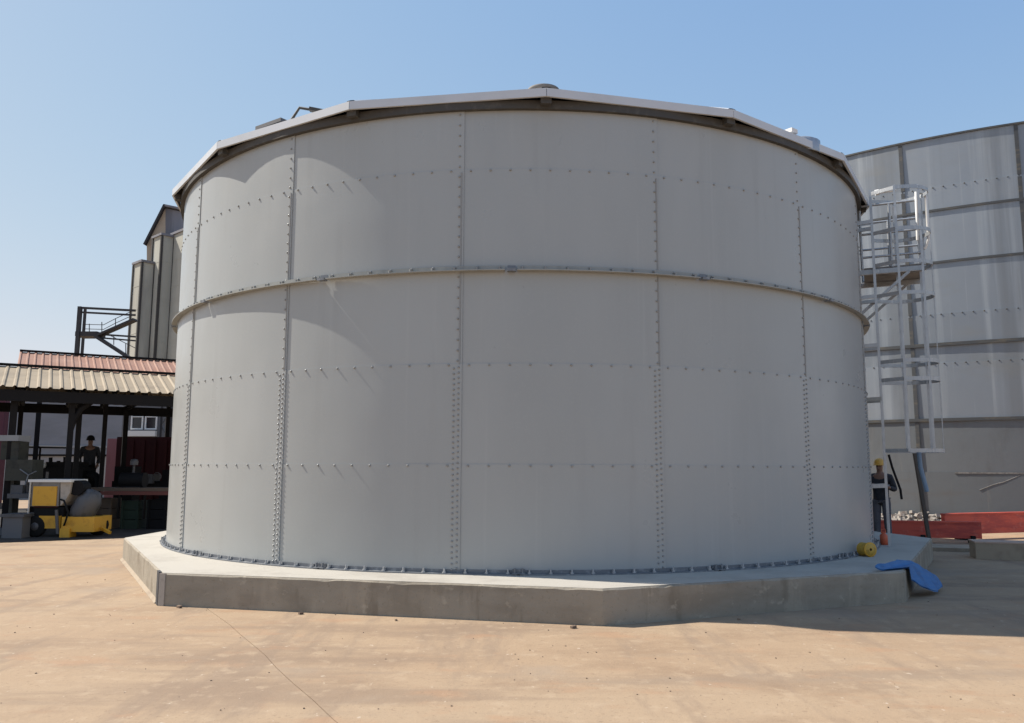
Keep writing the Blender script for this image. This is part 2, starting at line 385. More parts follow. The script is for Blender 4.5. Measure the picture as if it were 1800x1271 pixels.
def strip_mesh(hgt):
    m = MB(); e = .008 / R; q = R + LAPT
    a0, a1 = STEP + .012 / R, STEP + .012 / R + 2 * e
    m.add([lpol(q - .01, a0, .02), lpol(q - .01, a1, .02), lpol(q + .007, a1, .02), lpol(q + .007, a0, .02),
           lpol(q + .0, a0, hgt - .01), lpol(q + .0, a1, hgt - .01), lpol(q + .007 + LAPZ, a1, hgt - .01), lpol(q + .007 + LAPZ, a0, hgt - .01)],
          [(0, 1, 2, 3), (7, 6, 5, 4), (3, 2, 6, 7), (0, 3, 7, 4), (1, 5, 6, 2)])
    return m.mesh('seam_strip', M['bolt'])
for ci in range(5):
    h_ = ZS[ci + 1] - ZS[ci]
    pm = panel_mesh(h_); rm = row_mesh(h_) if ci < 4 and ci != 2 else None; sm_ = seam_mesh(h_, ci < 2); st_ = strip_mesh(h_) if ci in (2, 3) else None
    for k in range(16):
        o = link('shell_panel', pm, tank, (0, 0, ZS[ci] - TB.z), A0 + k * STEP)
        if rm: link('bolt_row', rm, o, kind='stuff')
        link('bolt_seam', sm_, o, kind='stuff')
        if st_: link('seam_strip', st_, o)
# stiffening ring at the third joint: sixteen angle lengths, spliced in mid panel, bolts on top, a dark splice plate
def arc(mb, prof, a0, a1, n_):
    """sweep a closed r,z profile along an arc (tank-local)"""
    P = len(prof); vs = []
    for i in range(n_ + 1):
        a = a0 + (a1 - a0) * i / n_
        for (r_, z_) in prof: vs.append(lpol(r_, a, z_))
    fs = [(i * P + k, (i + 1) * P + k, (i + 1) * P + (k + 1) % P, i * P + (k + 1) % P) for i in range(n_) for k in range(P)]
    mb.add(vs, fs, False)
    if abs(a1 - a0) < 6.2: mb.add(vs, [tuple(range(P)), tuple(range(n_ * P, n_ * P + P))[::-1]])
m = MB(); r0 = R + LAPT + LAPZ + .002
arc(m, [(r0, .0), (r0 + .085, .0), (r0 + .085, .012), (r0 + .012, .012), (r0 + .012, .07), (r0, .07)], .012, STEP - .012, 16)
ring_me = m.mesh('stiffening_ring', M['ring'])
m = MB()
for k in range(9): 
    t = (k + .5) / 9; bolt(m, STEP * t, .05, r0 + .012, .016, .024)
    aa = STEP * t; p = Vector(lpol(r0 + .06, aa, .012)); m.tube(p, p + Vector((0, 0, .03)), .013, 6)
ringb_me = m.mesh('ring_bolt', M['bolt'])
m = MB(); arc(m, [(r0 + .014, -.012), (r0 + .092, -.012), (r0 + .092, .02), (r0 + .02, .02), (r0 + .02, .07), (r0 + .014, .07)], -.007, .009, 2)
splice_me = m.mesh('splice_plate', M['galvdark'])
for k in range(16):
    o = link('stiffening_ring', ring_me, tank, (0, 0, ZS[3] - .005 - TB.z), A0 + (k + .26) * STEP)
    link('ring_bolt', ringb_me, o, kind='stuff'); link('splice_plate', splice_me, o)
# foot angle with anchor bolts
m = MB(); rb = R + .004
arc(m, [(rb, .0), (rb + .085, .0), (rb + .085, .012), (rb + .012, .012), (rb + .012, .05), (rb, .05)], .003, STEP - .003, 16)
foot_me = m.mesh('base_angle', M['galvdark'])
m = MB()
for k in range(10):
    a = STEP * (k + .5) / 10; p = Vector(lpol(rb + .05, a, .012)); m.tube(p, p + Vector((0, 0, .05)), .012, 6); m.tube(p, p + Vector((0, 0, .016)), .024, 6)
    q = Vector(lpol(rb + .014, a, .031)); m.box(q, (.018, .02, .036), (math.cos(a), math.sin(a), 0))
anch_me = m.mesh('anchor_bolt', M['galv'])
m = MB(); arc(m, [(rb + .014, .013), (rb + .095, .013), (rb + .095, .022), (rb + .028, .022), (rb + .028, .062), (rb + .014, .062)], -.012, .012, 2)
for da in (-.007, .007):
    p = Vector(lpol(rb + .06, da, .02)); m.tube(p, p + Vector((0, 0, .055)), .014, 6)
clip_me = m.mesh('angle_splice', M['galvdark'])
for k in range(16):
    o = link('base_angle', foot_me, tank, (0, 0, .001), A0 + (k + .3) * STEP)
    link('anchor_bolt', anch_me, o, kind='stuff'); link('angle_splice', clip_me, o)

# roof: sixteen fascia lengths, sixteen sheets, sixteen rafters, vent cap, top curb angle
RR, RA0, RZ, FH = 6.41, math.radians(-42.6), 6.05, .105
APX = (.63, CY + .15, 9.22)
ev = [pol(RR, RA0 + k * STEP, RZ) for k in range(16)]
for k in range(16):
    p, q = Vector(ev[k]), Vector(ev[(k + 1) % 16]); m = MB()
    inw = (Vector((CX, CY, RZ)) - (p + q) / 2).normalized()
    i1, i2 = p + inw * .03, q + inw * .03; up = Vector((0, 0, FH)); tv = (q - p).normalized() * .004
    vs = [p + tv, q - tv, q - tv + up, p + tv + up, i1 + tv, i2 - tv, i2 - tv + up, i1 + tv + up]
    m.add(vs, [(0, 1, 2, 3), (5, 4, 7, 6), (3, 2, 6, 7), (1, 0, 4, 5), (0, 3, 7, 4), (1, 5, 6, 2)])
    part('fascia', m, M['roofwhite'], tank)
    m = MB(); ap = Vector(APX); lo = Vector((0, 0, FH - .012))
    a_, b_ = p + inw * .032 + lo, q + inw * .032 + lo
    # profiled sheet: five raised ribs running up the slope
    nrm = (b_ - a_).cross(ap - a_).normalized(); nrm = nrm if nrm.z > 0 else -nrm
    vs = []; ss = [0, .02, .05, .19, .21, .23, .25, .39, .41, .43, .45, .59, .61, .63, .65, .79, .81, .83, .85, .95, .98, 1]
    for s_ in ss:
        rib = .025 if any(abs(s_ - c0) < .006 for c0 in (.21, .23, .41, .43, .61, .63, .81, .83)) else 0
        rib = .035 if s_ in (0, .02, .98, 1) else rib
        for t in (0, .985):
            base_ = a_ + (b_ - a_) * s_; vs.append(base_ + (ap - base_) * t + nrm * rib * (1 - t * .6))
    m.add(vs, [(2 * i, 2 * i + 2, 2 * i + 3, 2 * i + 1) for i in range(len(ss) - 1)])
    m.add([x - nrm * .008 for x in vs], [(2 * i + 1, 2 * i + 3, 2 * i + 2, 2 * i) for i in range(len(ss) - 1)])
    part('roof_sheet', m, M['roofwhite'], tank)
    m = MB(); d = (ap - p); st = p + Vector((CX - p.x, CY - p.y, 0)).normalized() * .04
    m.bar(st + Vector((0, 0, .02)), p + d * .97 + Vector((0, 0, -.08)), .07, .11)
    m.box(p + Vector((CX - p.x, CY - p.y, 0)).normalized() * .12 + Vector((0, 0, -.02)), (.13, .13, .09), (CX - p.x, CY - p.y, 0))
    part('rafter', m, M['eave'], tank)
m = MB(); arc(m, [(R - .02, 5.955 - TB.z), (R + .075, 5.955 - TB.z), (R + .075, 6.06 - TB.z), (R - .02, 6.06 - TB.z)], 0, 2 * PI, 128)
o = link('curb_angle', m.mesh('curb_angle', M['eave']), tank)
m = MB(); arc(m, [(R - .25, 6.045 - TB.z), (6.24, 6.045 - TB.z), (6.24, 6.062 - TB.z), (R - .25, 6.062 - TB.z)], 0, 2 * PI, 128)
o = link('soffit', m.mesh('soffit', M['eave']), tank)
ax, ay, az = APX
m = MB(); m.lathe([(.5, -.23), (.40, -.18), (.30, -.10), (.29, .02)], (ax, ay, az), 24); part('apex_collar', m, M['roofwhite'], tank)
m = MB(); m.lathe([(.02, .085), (.31, .08), (.335, .07), (.335, .015), (.31, .01), (.02, .01)], (ax, ay, az), 24); part('vent_cap', m, M['brownboard'], tank)
# roof hatch with a bent hinge arm near the left eave; low dome on the right eave
def roofpt(a, d, lift=0):
    """point d metres in from the eave along the slope, at polar angle a"""
    e = Vector(pol(6.33, a, RZ + FH)); ap = Vector(APX); u = (ap - e).normalized(); return e + u * d + Vector((0, 0, lift))
hatch = M['eave']
m = MB(); h0, h1 = roofpt(math.radians(-37.0), .3, -.03), roofpt(math.radians(-32.0), .3, -.03)
m.bar(h0, h1, .3, .05); part('hatch_lid', m, M['greymach'], tank)
m = MB(); q1 = h1 + Vector((.03, 0, .05)); q2 = q1 + Vector((.10, 0, .17)); q3 = q2 + Vector((.30, 0, -.05))
m.path([h1, q1, q2, q3], .02, 6); m.bar(q2 + Vector((.14, 0, -.02)), q3 + Vector((.04, 0, -.01)), .08, .045); part('hatch_arm', m, M['eave'], tank)
m = MB(); c = roofpt(math.radians(41.2), .34, -.15); m.lathe([(.30, -.12), (.30, .06), (.25, .09), (.12, .11), (.01, .115)], c, 18); part('roof_manway', m, M['galv'], tank)
m = MB(); c = roofpt(math.radians(37.6), .2, .02); m.box(c, (.14, .12, .06), (math.cos(.66), math.sin(.66), 0)); part('junction_box', m, M['white'], tank)

# ---------------------------------------------------------------- caged ladder and access platform on the tank's right flank
LP = math.radians(66)
ur = Vector((math.sin(LP), -math.cos(LP), 0)); ut = Vector((math.cos(LP), math.sin(LP), 0))
def lad(r, t, z): return Vector((CX, CY, 0)) + ur * (R + r) + ut * t + Vector((0, 0, z))
ladder = thing('caged_ladder', 'galvanised caged ladder fixed to the right flank of the grey tank', 'ladder', lad(.22, 0, .37))
for t in (-.21, .21):
    m = MB(); m.bar(lad(.22, t, .37), lad(.22, t, 6.15), .03, .038, ur); part('rail', m, M['galv'], ladder)
rm = MB().tube((-.21, 0, 0), (.21, 0, 0), .015, 8).mesh('rung', M['galv'])
ang = math.atan2(ut.y, ut.x); lb = Vector(ladder['_b'])
for k in range(20): link('rung', rm, ladder, lad(.22, 0, .62 + k * .28) - lb, ang)
for z in (1.3, 2.68, 3.55, 4.35, 5.6):
    for t in (-.21, .21):
        m = MB(); m.bar(lad(-.01, t, z), lad(.22, t, z + .01), .035, .06); part('wall_bracket', m, M['ring'] if z == 2.68 else M['galv'], ladder)
def hoop_pts(z, w_=.42, d_=.86, n_=14):
    pts = [lad(.22, -.21, z)]
    for i in range(n_ + 1):
        t = PI * i / n_; pts.append(lad(.22 + .36 + (d_ - .36) * math.sin(t), -w_ * math.cos(t), z))
    pts.append(lad(.22, .21, z)); return pts
def strap(mb, pts, hgt, th):
    for i in range(len(pts) - 1): mb.bar(pts[i], pts[i + 1], th, hgt)
for z in (1.86, 2.98, 3.27, 4.35, 4.86, 5.4, 6.08):
    m = MB(); strap(m, hoop_pts(z), .06, .012); part('cage_hoop', m, M['galv'], ladder)
for t in (-.42, -.30, 0, .30, .42):
    r_ = .22 + .36 + .5 * math.sqrt(max(0, 1 - (t / .42) ** 2)) - .008
    m = MB(); m.bar(lad(r_, t, 1.84), lad(r_, t, 6.12), .012, .035, ur.cross(Vector((0, 0, 1))) if abs(t) < .1 else ur); part('cage_bar', m, M['galv'], ladder)

plat = thing('access_platform', 'small galvanised platform with brown underside and guard rails beside the ladder top', 'platform', lad(0, .3, 4.9))
t0_, t1_ = .27, 1.35; PZ = 4.93
m = MB()
for k in range(4):
    ta = t0_ + (t1_ - t0_) * k / 4 + .006; tb = t0_ + (t1_ - t0_) * (k + 1) / 4 - .006
    mm = MB(); mm.bar(lad(.06, (ta + tb) / 2, PZ), lad(.98, (ta + tb) / 2, PZ), tb - ta, .035); part('deck_board', mm, M['brownboard'], plat)
for t in (t0_, t1_):
    m = MB(); m.bar(lad(.0, t, PZ - .06), lad(1.0, t, PZ - .06), .05, .08); part('bearer', m, M['galv'], plat)
    m = MB(); m.bar(lad(.0, t, PZ - .75), lad(.75, t, PZ - .1), .045); part('strut', m, M['galv'], plat)
for (r_, t) in ((.04, t0_), (.5, t0_), (.98, t0_), (.04, t1_), (.5, t1_), (.98, t1_)):
    m = MB(); m.tube(lad(r_, t, PZ), lad(r_, t, PZ + 1.1), .024, 8); part('guard_post', m, M['galv'], plat)
for z in (PZ + .2, PZ + .6, PZ + 1.1):
    m = MB(); m.tube(lad(.98, t0_, z), lad(.98, t1_, z), .02, 6).tube(lad(.04, t1_, z), lad(.98, t1_, z), .02, 6).tube(lad(.04, t0_, z), lad(.98, t0_, z), .02, 6); part('guard_rail', m, M['galv'], plat)
m = MB(); m.path([lad(1.0, .25, PZ + .25), lad(1.06, .22, PZ + .4), lad(1.06, .2, PZ + 1.15), lad(.92, .2, PZ + 1.22), lad(.9, .22, PZ + .4)], .022, 6); part('grab_loop', m, M['white'], plat)
m = MB(); m.tube(lad(.36, .15, PZ + 1.28), lad(.62, .2, PZ + 1.3), .03, 8).tube(lad(.3, .14, PZ + 1.27), lad(.36, .15, PZ + 1.28), .05, 8); part('lamp_arm', m, M['white'], plat)

# ---------------------------------------------------------------- second, larger galvanised tank on the right
a30 = math.radians(30); C2 = (44 * math.sin(a30), 44 * math.cos(a30)); R2 = 17.0
t2 = thing('galvanised_tank', 'huge weathered galvanised tank with ring bands behind the ladder, at the right edge', 'tank', (C2[0], C2[1], 0))
ST2 = math.radians(10.35); B2 = math.radians(-35.5)
Z2 = [0, 1.44, 2.95, 4.65, 6.13, 7.69, 9.3, 10.04, 11.6]
def panel2(h_, m_):
    m = MB(); vs = []; na = 7
    for j in range(2):
        for i in range(na + 1):
            t = i / na; vs.append(lpol(R2 + .02 * t + .02 * j, (ST2 + .004) * t, j * (h_ + .03)))
    m.add(vs, [(i, i + 1, na + 2 + i, na + 1 + i) for i in range(na)], True)
    m.add([lpol(R2 + .02, ST2 + .004, 0), lpol(R2 - .02, ST2 + .004, 0), lpol(R2 + .02, ST2 + .004, h_ + .03), lpol(R2 + .04, ST2 + .004, h_ + .03)], [(0, 1, 2, 3)])
    tv = []
    for i in range(na + 1):
        t = i / na; tv += [lpol(R2 + .02 * t + .02, (ST2 + .004) * t, h_ + .03), lpol(R2 - .02, (ST2 + .004) * t, h_ + .03)]
    m.add(tv, [(2 * i, 2 * i + 2, 2 * i + 3, 2 * i + 1) for i in range(na)])
    return m.mesh('shell_panel', m_)
m = MB(); 
for k in range(24): bolt(m, ST2 - .05 / R2, (k + .5) / 24, R2 + .03, .02, .03)
for ci in range(8):
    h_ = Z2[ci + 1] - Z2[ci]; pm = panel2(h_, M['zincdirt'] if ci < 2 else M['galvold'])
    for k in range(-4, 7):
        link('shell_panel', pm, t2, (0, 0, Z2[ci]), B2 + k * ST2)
m = MB(); vs = []; na = 48; aS, aE = B2 + 7 * ST2, B2 - 4 * ST2 + 2 * PI
for i in range(na + 1):
    a = aS + (aE - aS) * i / na; vs += [lpol(R2, a, 0), lpol(R2, a, 11.6)]
m.add(vs, [(2 * i, 2 * i + 2, 2 * i + 3, 2 * i + 1) for i in range(na)], True)
o = link('rear_shell', m.mesh('rear_shell', M['galvold']), t2)
for z, dep, hh, mm in ((2.95, .045, .09, 'rustring'), (5.18, .045, .10, 'rustring'), (7.69, .035, .07, 'rustring'), (9.3, .035, .07, 'rustring'), (11.6, .05, .06, 'rustring')):
    m = MB(); arc(m, [(R2 - .01, z), (R2 + .03 + dep, z), (R2 + .03 + dep, z + .014), (R2 + .06, z + .014), (R2 + .06, z + hh), (R2 - .01, z + hh)], B2 - 4 * ST2, B2 + 7 * ST2, 110)
    o = link('ring_band', m.mesh('ring_band', M[mm]), t2)
for z in (10.05, 6.14, 4.66):
    m = MB()
    for k in range(-30, 130): bolt(m, B2 + ST2 * k / 11, z, R2 + .035, .022, .012)
    link('bolt_row', m.mesh('bolt_row', M['rustring']), t2, kind='stuff')
m = MB()
for k in range(-4, 7):
    for ci in range(8):
        a = B2 + k * ST2 + .012 / R2; arc(m, [(R2 + .02, Z2[ci] + .04), (R2 + .05, Z2[ci] + .04), (R2 + .05, Z2[ci + 1] - .02), (R2 + .02, Z2[ci + 1] - .02)], a - .003, a + .003, 1)
link('seam_strip', m.mesh('seam_strip', M['rustring']), t2, kind='stuff')
m = MB(); arc(m, [(R2 + .01, 1.425), (R2 + .046, 1.425), (R2 + .046, 1.47), (R2 + .01, 1.47)], B2 + .3 * ST2, B2 + 3 * ST2, 40)
link('sealant_line', m.mesh('sealant_line', M['sealant']), t2)
m = MB(); pts = [(14.9 + 0, 1.42)]
def p2(adeg, z): return Vector(lpol(R2 + .028, math.radians(adeg), z))
m.path([p2(-26.6, 1.44), p2(-27.4, 1.33), p2(-28.3, 1.2), p2(-29.2, 1.12), p2(-30.4, .96)], .011, 5); link('sealant_run', m.mesh('sealant_run', M['sealant']), t2)

# white rubble heaped along the foot of the second tank (nobody could count the stones)
m = MB(); rng = random.Random(3)
for k in range(900):
    a = math.radians(rng.uniform(-50, -8)); d = abs(rng.gauss(0, .28)); hgt = max(0, .34 * (1 - d / .8)) * (.6 + .4 * math.sin(a * 23) ** 2)
    c = Vector(polc(C2, R2 + .12 + d, a, rng.uniform(0, hgt))); s_ = rng.uniform(.05, .13)
    X = Vector((rng.uniform(-1, 1), rng.uniform(-1, 1), rng.uniform(-.4, .4))).normalized(); Y = X.cross(Vector((rng.uniform(-.3, .3), rng.uniform(-.3, .3), 1))).normalized()
    m.box(c, (s_ * 1.5, s_, s_ * .8), X, Y)
structure('rubble', m, M['rubble'], 'stuff')

# red plastic barrier lengths, beige kerb block, low slab edge
def bar_board(p, q, z0, z1, label, th=.10):
    p = Vector((*p, 0)); q = Vector((*q, 0)); m = MB(); X = (q - p).normalized(); Y = Vector((-X.y, X.x, 0)); c = (p + q) / 2; l = (q - p).length
    t_ = thing('barrier_board', label, 'barrier', (c.x, c.y, 0), 'red barrier boards before the galvanised tank')
    m.box((c.x, c.y, (z0 + z1) / 2), (l, th, z1 - z0), X); part('panel', m, M['redplastic'], t_)
    m = MB(); m.box((c.x, c.y, z1 + .015), (l, th + .04, .035), X); part('top_edge', m, M['redplastic'], t_)
    for s_ in (-.42, 0, .42):
        m = MB(); m.box((c.x + X.x * l * s_, c.y + X.y * l * s_, z0 / 2 + .03), (.08, th + .2, z0 + .06), X); part('foot', m, M['rubber'], t_)
bar_board((7.75, 18.1), (10.0, 17.55), .10, .42, 'lighter red barrier board nearest the ladder')
bar_board((9.6, 18.3), (15.5, 20.4), .12, .55, 'long dark red barrier board running out of frame behind the beige kerb')
m = MB(); kd = Vector((.93, -.37, 0)).normalized()
kp = Vector((8.25, 14.9, 0)); 
kerb = thing('kerb_block', 'beige concrete kerb block on the ground at the right edge', 'kerb', (9.6, 14.5, 0))
m.box((9.75, 14.35, .14), (3.1, .5, .28), (.95, -.31, 0)); part('kerb_body', m, M['kerb'], kerb)
m = MB(); m.box((9.75, 14.35, .292), (3.12, .52, .024), (.95, -.31, 0)); part('kerb_lit_top', m, M['pinklit'], kerb)
m = MB(); m.box((8.0, 16.4, .035), (2.6, .8, .07), (.9, -.3, 0)); solo('low_slab', m, M['kerb'], (8.0, 16.4, 0), 'thin flat concrete slab lying in front of the red barrier', 'slab')

# brown post, hanging pipes
m = MB(); m.bar((8.585, 16.93, 0), (8.46, 17.1, 1.95), .065); post = thing('marker_post', 'dark rusty brown post standing in front of the red barrier', 'post', (8.585, 16.93, 0)); part('post_shaft', m, M['brownpost'], post)
m = MB(); m.box((8.585, 16.93, .02), (.28, .28, .04)); part('post_foot', m, M['brownpost'], post)
m = MB(); m.path([lad(.72, .05, 1.84), lad(.73, .05, 1.6), lad(.80, .02, 1.22)], .035, 8); solo('drain_pipe', m, M['bluepale'], tuple(lad(.72, .05, 1.84)), 'short pale blue pipe hanging below the ladder cage', 'pipe')
m = MB(); m.path([lad(.28, -.1, 1.8), lad(.32, -.1, 1.6), lad(.42, -.1, 1.25), lad(.43, -.1, 1.1)], .018, 6); solo('loose_cable', m, M['black'], tuple(lad(.28, -.1, 1.8)), 'thin black cable hanging beside the ladder foot', 'cable')

# blue tarpaulin draped over the plinth's right corner down to the ground
cA, cB = Vector((4.20, 9.74, .43)), Vector((4.92, 10.42, .46)); dA, dB = Vector((5.32, 10.42, .04)), Vector((5.76, 11.05, .08))
def on_plinth(x, y, pad=.05):
    return all((q[0] - p[0]) * (y - p[1]) - (q[1] - p[1]) * (x - p[0]) > -pad * math.hypot(q[0] - p[0], q[1] - p[1]) for p, q in zip(pl_pts, pl_pts[1:] + pl_pts[:1]))
m = MB(); NU, NV = 40, 20; vs = []
for i in range(NU + 1):
    t = i / NU
    for j in range(NV + 1):
        s_ = j / NV
        p = cA.lerp(dA, t).lerp(cB.lerp(dB, t), s_)
        if t > .75: p = p.lerp(dA.lerp(dB, .5), ((t - .75) / .25) ** 2 * .5 * abs(2 * s_ - 1) ** 2)
        if t < .2: p = p.lerp(cA.lerp(cB, .5), ((.2 - t) / .2) ** 2 * .35 * abs(2 * s_ - 1) ** 2)
        z = p.z + .05 * math.sin(PI * t) + .008 * math.sin(s_ * 8 + t * 5) + .006 * math.sin(t * 13 + s_ * 4) + .004 * math.sin(t * 31 - s_ * 17)
        if on_plinth(p.x, p.y): z = max(z, .39)
        vs.append((p.x, p.y, max(z, .016)))
W_ = NV + 1
fs = [(i * W_ + j, (i + 1) * W_ + j, (i + 1) * W_ + j + 1, i * W_ + j + 1) for i in range(NU) for j in range(NV)]
m.add(vs, fs, True); m.add([Vector(v) - Vector((0, 0, .014)) for v in vs], [f[::-1] for f in fs], True)
solo('tarpaulin', m, M['blue'], (5.0, 10.3, 0), 'bright blue sheet sloping off the right corner of the concrete plinth', 'tarpaulin')
# yellow bucket on its side, orange can, small weed
bk = thing('yellow_bucket', 'round yellow bucket lying on its side beside the ladder foot', 'bucket', (4.95, 11.45, .37))
axd = Vector((.25, -.95, .05)); cb = Vector((4.98, 11.45, .468))
m = MB(); m.lathe([(.02, .0), (.08, .0), (.085, -.01), (.092, -.16), (.095, -.18)], cb, 18, axd); part('bucket_body', m, M['yellowdull'], bk)
m = MB(); m.lathe([(.083, -.005), (.10, -.005), (.10, -.025), (.083, -.025)], cb, 18, axd); part('rim', m, M['yellow'], bk)
oc = thing('orange_can', 'small orange can standing by the worker\'s feet', 'can', (5.75, 13.2, .367))
m = MB(); c = Vector((6.0, 14.0, .37)); m = MB()
oc.location = (5.98, 13.25, .367); oc['_b'] = (5.98, 13.25, .367)
m.lathe([(.01, 0), (.06, 0), (.06, .14), (.045, .17), (.022, .18), (.022, .2), (.01, .2)], (5.98, 13.25, .367), 14); part('can_body', m, M['orange'], oc)
m = MB(); m.path([(5.95, 13.25, .55), (5.95, 13.25, .61), (6.01, 13.25, .61), (6.01, 13.25, .55)], .012, 6); part('handle', m, M['orange'], oc)

# ---------------------------------------------------------------- people (skinned bodies)
def skinned(name, verts, edges, radii, m_, sub=2):
    me = bpy.data.meshes.new(name); me.from_pydata(verts, edges, []); ob = bpy.data.objects.new(name, me); C.objects.link(ob)
    sk = ob.modifiers.new('skin', 'SKIN'); sl = me.skin_vertices[0].data
    for i, r_ in enumerate(radii): sl[i].radius = r_ if isinstance(r_, tuple) else (r_, r_); sl[i].use_root = (i == 0)
    ob.modifiers.new('sub', 'SUBSURF').levels = sub; ob.modifiers['sub'].render_levels = sub
    dg = bpy.context.evaluated_depsgraph_get(); ev_ = ob.evaluated_get(dg); nm = bpy.data.meshes.new_from_object(ev_)
    bpy.data.objects.remove(ob); bpy.data.meshes.remove(me)
    nm.materials.clear(); nm.materials.append(m_); nm.polygons.foreach_set('use_smooth', [True] * len(nm.polygons)); nm.name = name
    return nm
def person(label, base, rz, jacket, trousers, helmet, arms):
    p = thing('person', label, 'person', base); p.rotation_euler = (0, 0, rz)
    # local frame: x right, -y forward; arms: list of (shoulder, elbow, wrist, hand tip) right then left
    def addp(n_, me, parent=p): return link(n_, me, parent)
    hip, sp, ch, nk, hd, ht = (0, 0, .95), (0, .01, 1.15), (0, 0, 1.38), (0, .0, 1.50), (0, -.02, 1.60), (0, -.01, 1.70)
    V = [hip, sp, ch, nk, hd, ht]; Ed = [(0, 1), (1, 2), (2, 3), (3, 4), (4, 5)]; Rd = [(.11, .08), (.11, .085), (.15, .105), .05, (.075, .09), (.065, .08)]
    for sgn, arm in zip((1, -1), arms):
        k = len(V); V += list(arm); Ed += [(2, k), (k, k + 1), (k + 1, k + 2), (k + 2, k + 3)]; Rd += [.055, .042, .03, .028]
        k = len(V); V += [(.09 * sgn, 0, .90), (.10 * sgn, -.01, .50), (.11 * sgn, .01, .09), (.12 * sgn, -.13, .045)]
        Ed += [(0, k), (k, k + 1), (k + 1, k + 2), (k + 2, k + 3)]; Rd += [.085, .06, .042, .035]
    addp('body', skinned('body', V, Ed, Rd, M['skin']))
    V = [(0, 0, .80), sp, ch, (0, 0, 1.50)]; Ed = [(0, 1), (1, 2), (2, 3)]; Rd = [(.18, .135), (.16, .125), (.18, .135), (.078, .078)]
    for arm in arms:
        k = len(V); V += [arm[0], arm[1], tuple(Vector(arm[1]).lerp(Vector(arm[2]), .9))]; Ed += [(2, k), (k, k + 1), (k + 1, k + 2)]; Rd += [.075, .06, .048]
    addp('jacket', skinned('jacket', V, Ed, Rd, jacket))
    V = [(0, 0, 1.04)]; Ed = []; Rd = [(.15, .115)]
    for sgn in (1, -1):
        k = len(V); V += [(.09 * sgn, 0, .88), (.10 * sgn, -.01, .50), (.11 * sgn, .01, .10)]; Ed += [(0, k), (k, k + 1), (k + 1, k + 2)]; Rd += [.10, .078, .065]
    addp('trousers', skinned('trousers', V, Ed, Rd, trousers))
    for sgn in (1, -1):
        addp('boot', skinned('boot', [(.11 * sgn, .03, .06), (.115 * sgn, -.06, .05), (.125 * sgn, -.17, .04)], [(0, 1), (1, 2)], [.055, .05, .038], M['rubber']))
    m = MB(); m.lathe([(.006, .135), (.05, .125), (.09, .09), (.108, .04), (.11, 0), (.128, -.008), (.128, -.016), (.10, -.014)], (0, -.015, 1.655), 20)
    m.box((0, -.13, 1.644), (.15, .06, .01))
    addp('hard_hat' if helmet else 'cap', m.mesh('hat', M['helmet'] if helmet else M['black']))
    m = MB(); m.lathe([(.012, -.03), (.016, -.005), (.008, .02)], (0, -.115, 1.6), 8); 
    addp('nose', m.mesh('nose', M['skin']))
    m = MB()
    for sgn in (1, -1): m.lathe([(.002, .012), (.010, .008), (.012, 0)], (.03 * sgn, -.098, 1.625), 8, (0, -1, 0))
    addp('eye', m.mesh('eye', M['black']))
    # five fingers on each hand
    for sgn, arm in zip((1, -1), arms):
        wv, tip = Vector(arm[2]), Vector(arm[3]); d = (tip - wv).normalized(); side = Vector((0, 0, 1)).cross(d); side = side.normalized() if side.length > .1 else Vector((1, 0, 0))
        V = [wv, wv + d * .05]; Ed = [(0, 1)]; Rd = [.024, .03]
        for f_, ln in ((-1.5, .065), (-.5, .078), (.5, .075), (1.5, .06)):
            k = len(V); q = wv + d * .09 + side * f_ * .018; V += [q, q + d * ln * .6 + Vector((0, 0, -.008)), q + d * ln + Vector((0, 0, -.03))]; Ed += [(1, k), (k, k + 1), (k + 1, k + 2)]; Rd += [.010, .009, .008]
        k = len(V); q = wv + d * .045 + side * .04 * sgn; V += [q, q + d * .05 + side * .012 * sgn]; Ed += [(1, k), (k, k + 1)]; Rd += [.012, .010]
        addp('hand', skinned('hand', [tuple(v) for v in V], Ed, Rd, M['skin'], 1))
    return p
w1 = person('worker in yellow hard hat, dark jacket and grey trousers behind the ladder foot', (7.62, 16.9, 0), math.radians(-35),
            M['navy'], M['trouser'], True,
            [((.19, 0, 1.40), (.27, .0, 1.14), (.20, -.26, 1.20), (.06, -.31, 1.24)), ((-.19, 0, 1.40), (-.27, .0, 1.14), (-.19, -.26, 1.22), (-.05, -.32, 1.26))])
m = MB()
m.lathe([(.185, -.03), (.187, .03)], (0, 0, 1.22), 20); 
for i in range(len(m.v)): m.v[i] = (m.v[i][0], m.v[i][1] * .76, m.v[i][2])
link('reflective_band', m.mesh('reflective_band', M['reflect']), w1)

# ---------------------------------------------------------------- open sheds on the left
SU = Vector((.862, .507, 0)).normalized(); SN = Vector((-SU.y, SU.x, 0))     # along the eave / away from the camera
E0 = Vector((-13.4, 17.8, 0))
def sp_(s, w_, z): return E0 + SU * s + SN * w_ + Vector((0, 0, z))
def corrugated(p00, p10, p01, p11, ribs, rib_h, th=.006):
    """sheet with trapezoid ribs running from the eave (p0*) to the ridge (p1*)"""
    nrm = (p01 - p00).cross(p10 - p00).normalized(); nrm = nrm if nrm.z > 0 else -nrm
    m = MB(); vs = []; prof = []
    for k in range(ribs):
        for (f_, hh) in ((0, 0), (.12, 1), (.28, 1), (.42, 0)): prof.append(((k + f_) / ribs, hh))
    prof.append((1, 0))
    for (s_, hh) in prof:
        vs += [p00.lerp(p01, s_) + nrm * rib_h * hh, p10.lerp(p11, s_) + nrm * rib_h * hh]
    fs = [(2 * i, 2 * i + 2, 2 * i + 3, 2 * i + 1) for i in range(len(prof) - 1)]
    m.add(vs, fs); m.add([v - nrm * th for v in vs], [f[::-1] for f in fs]); return m
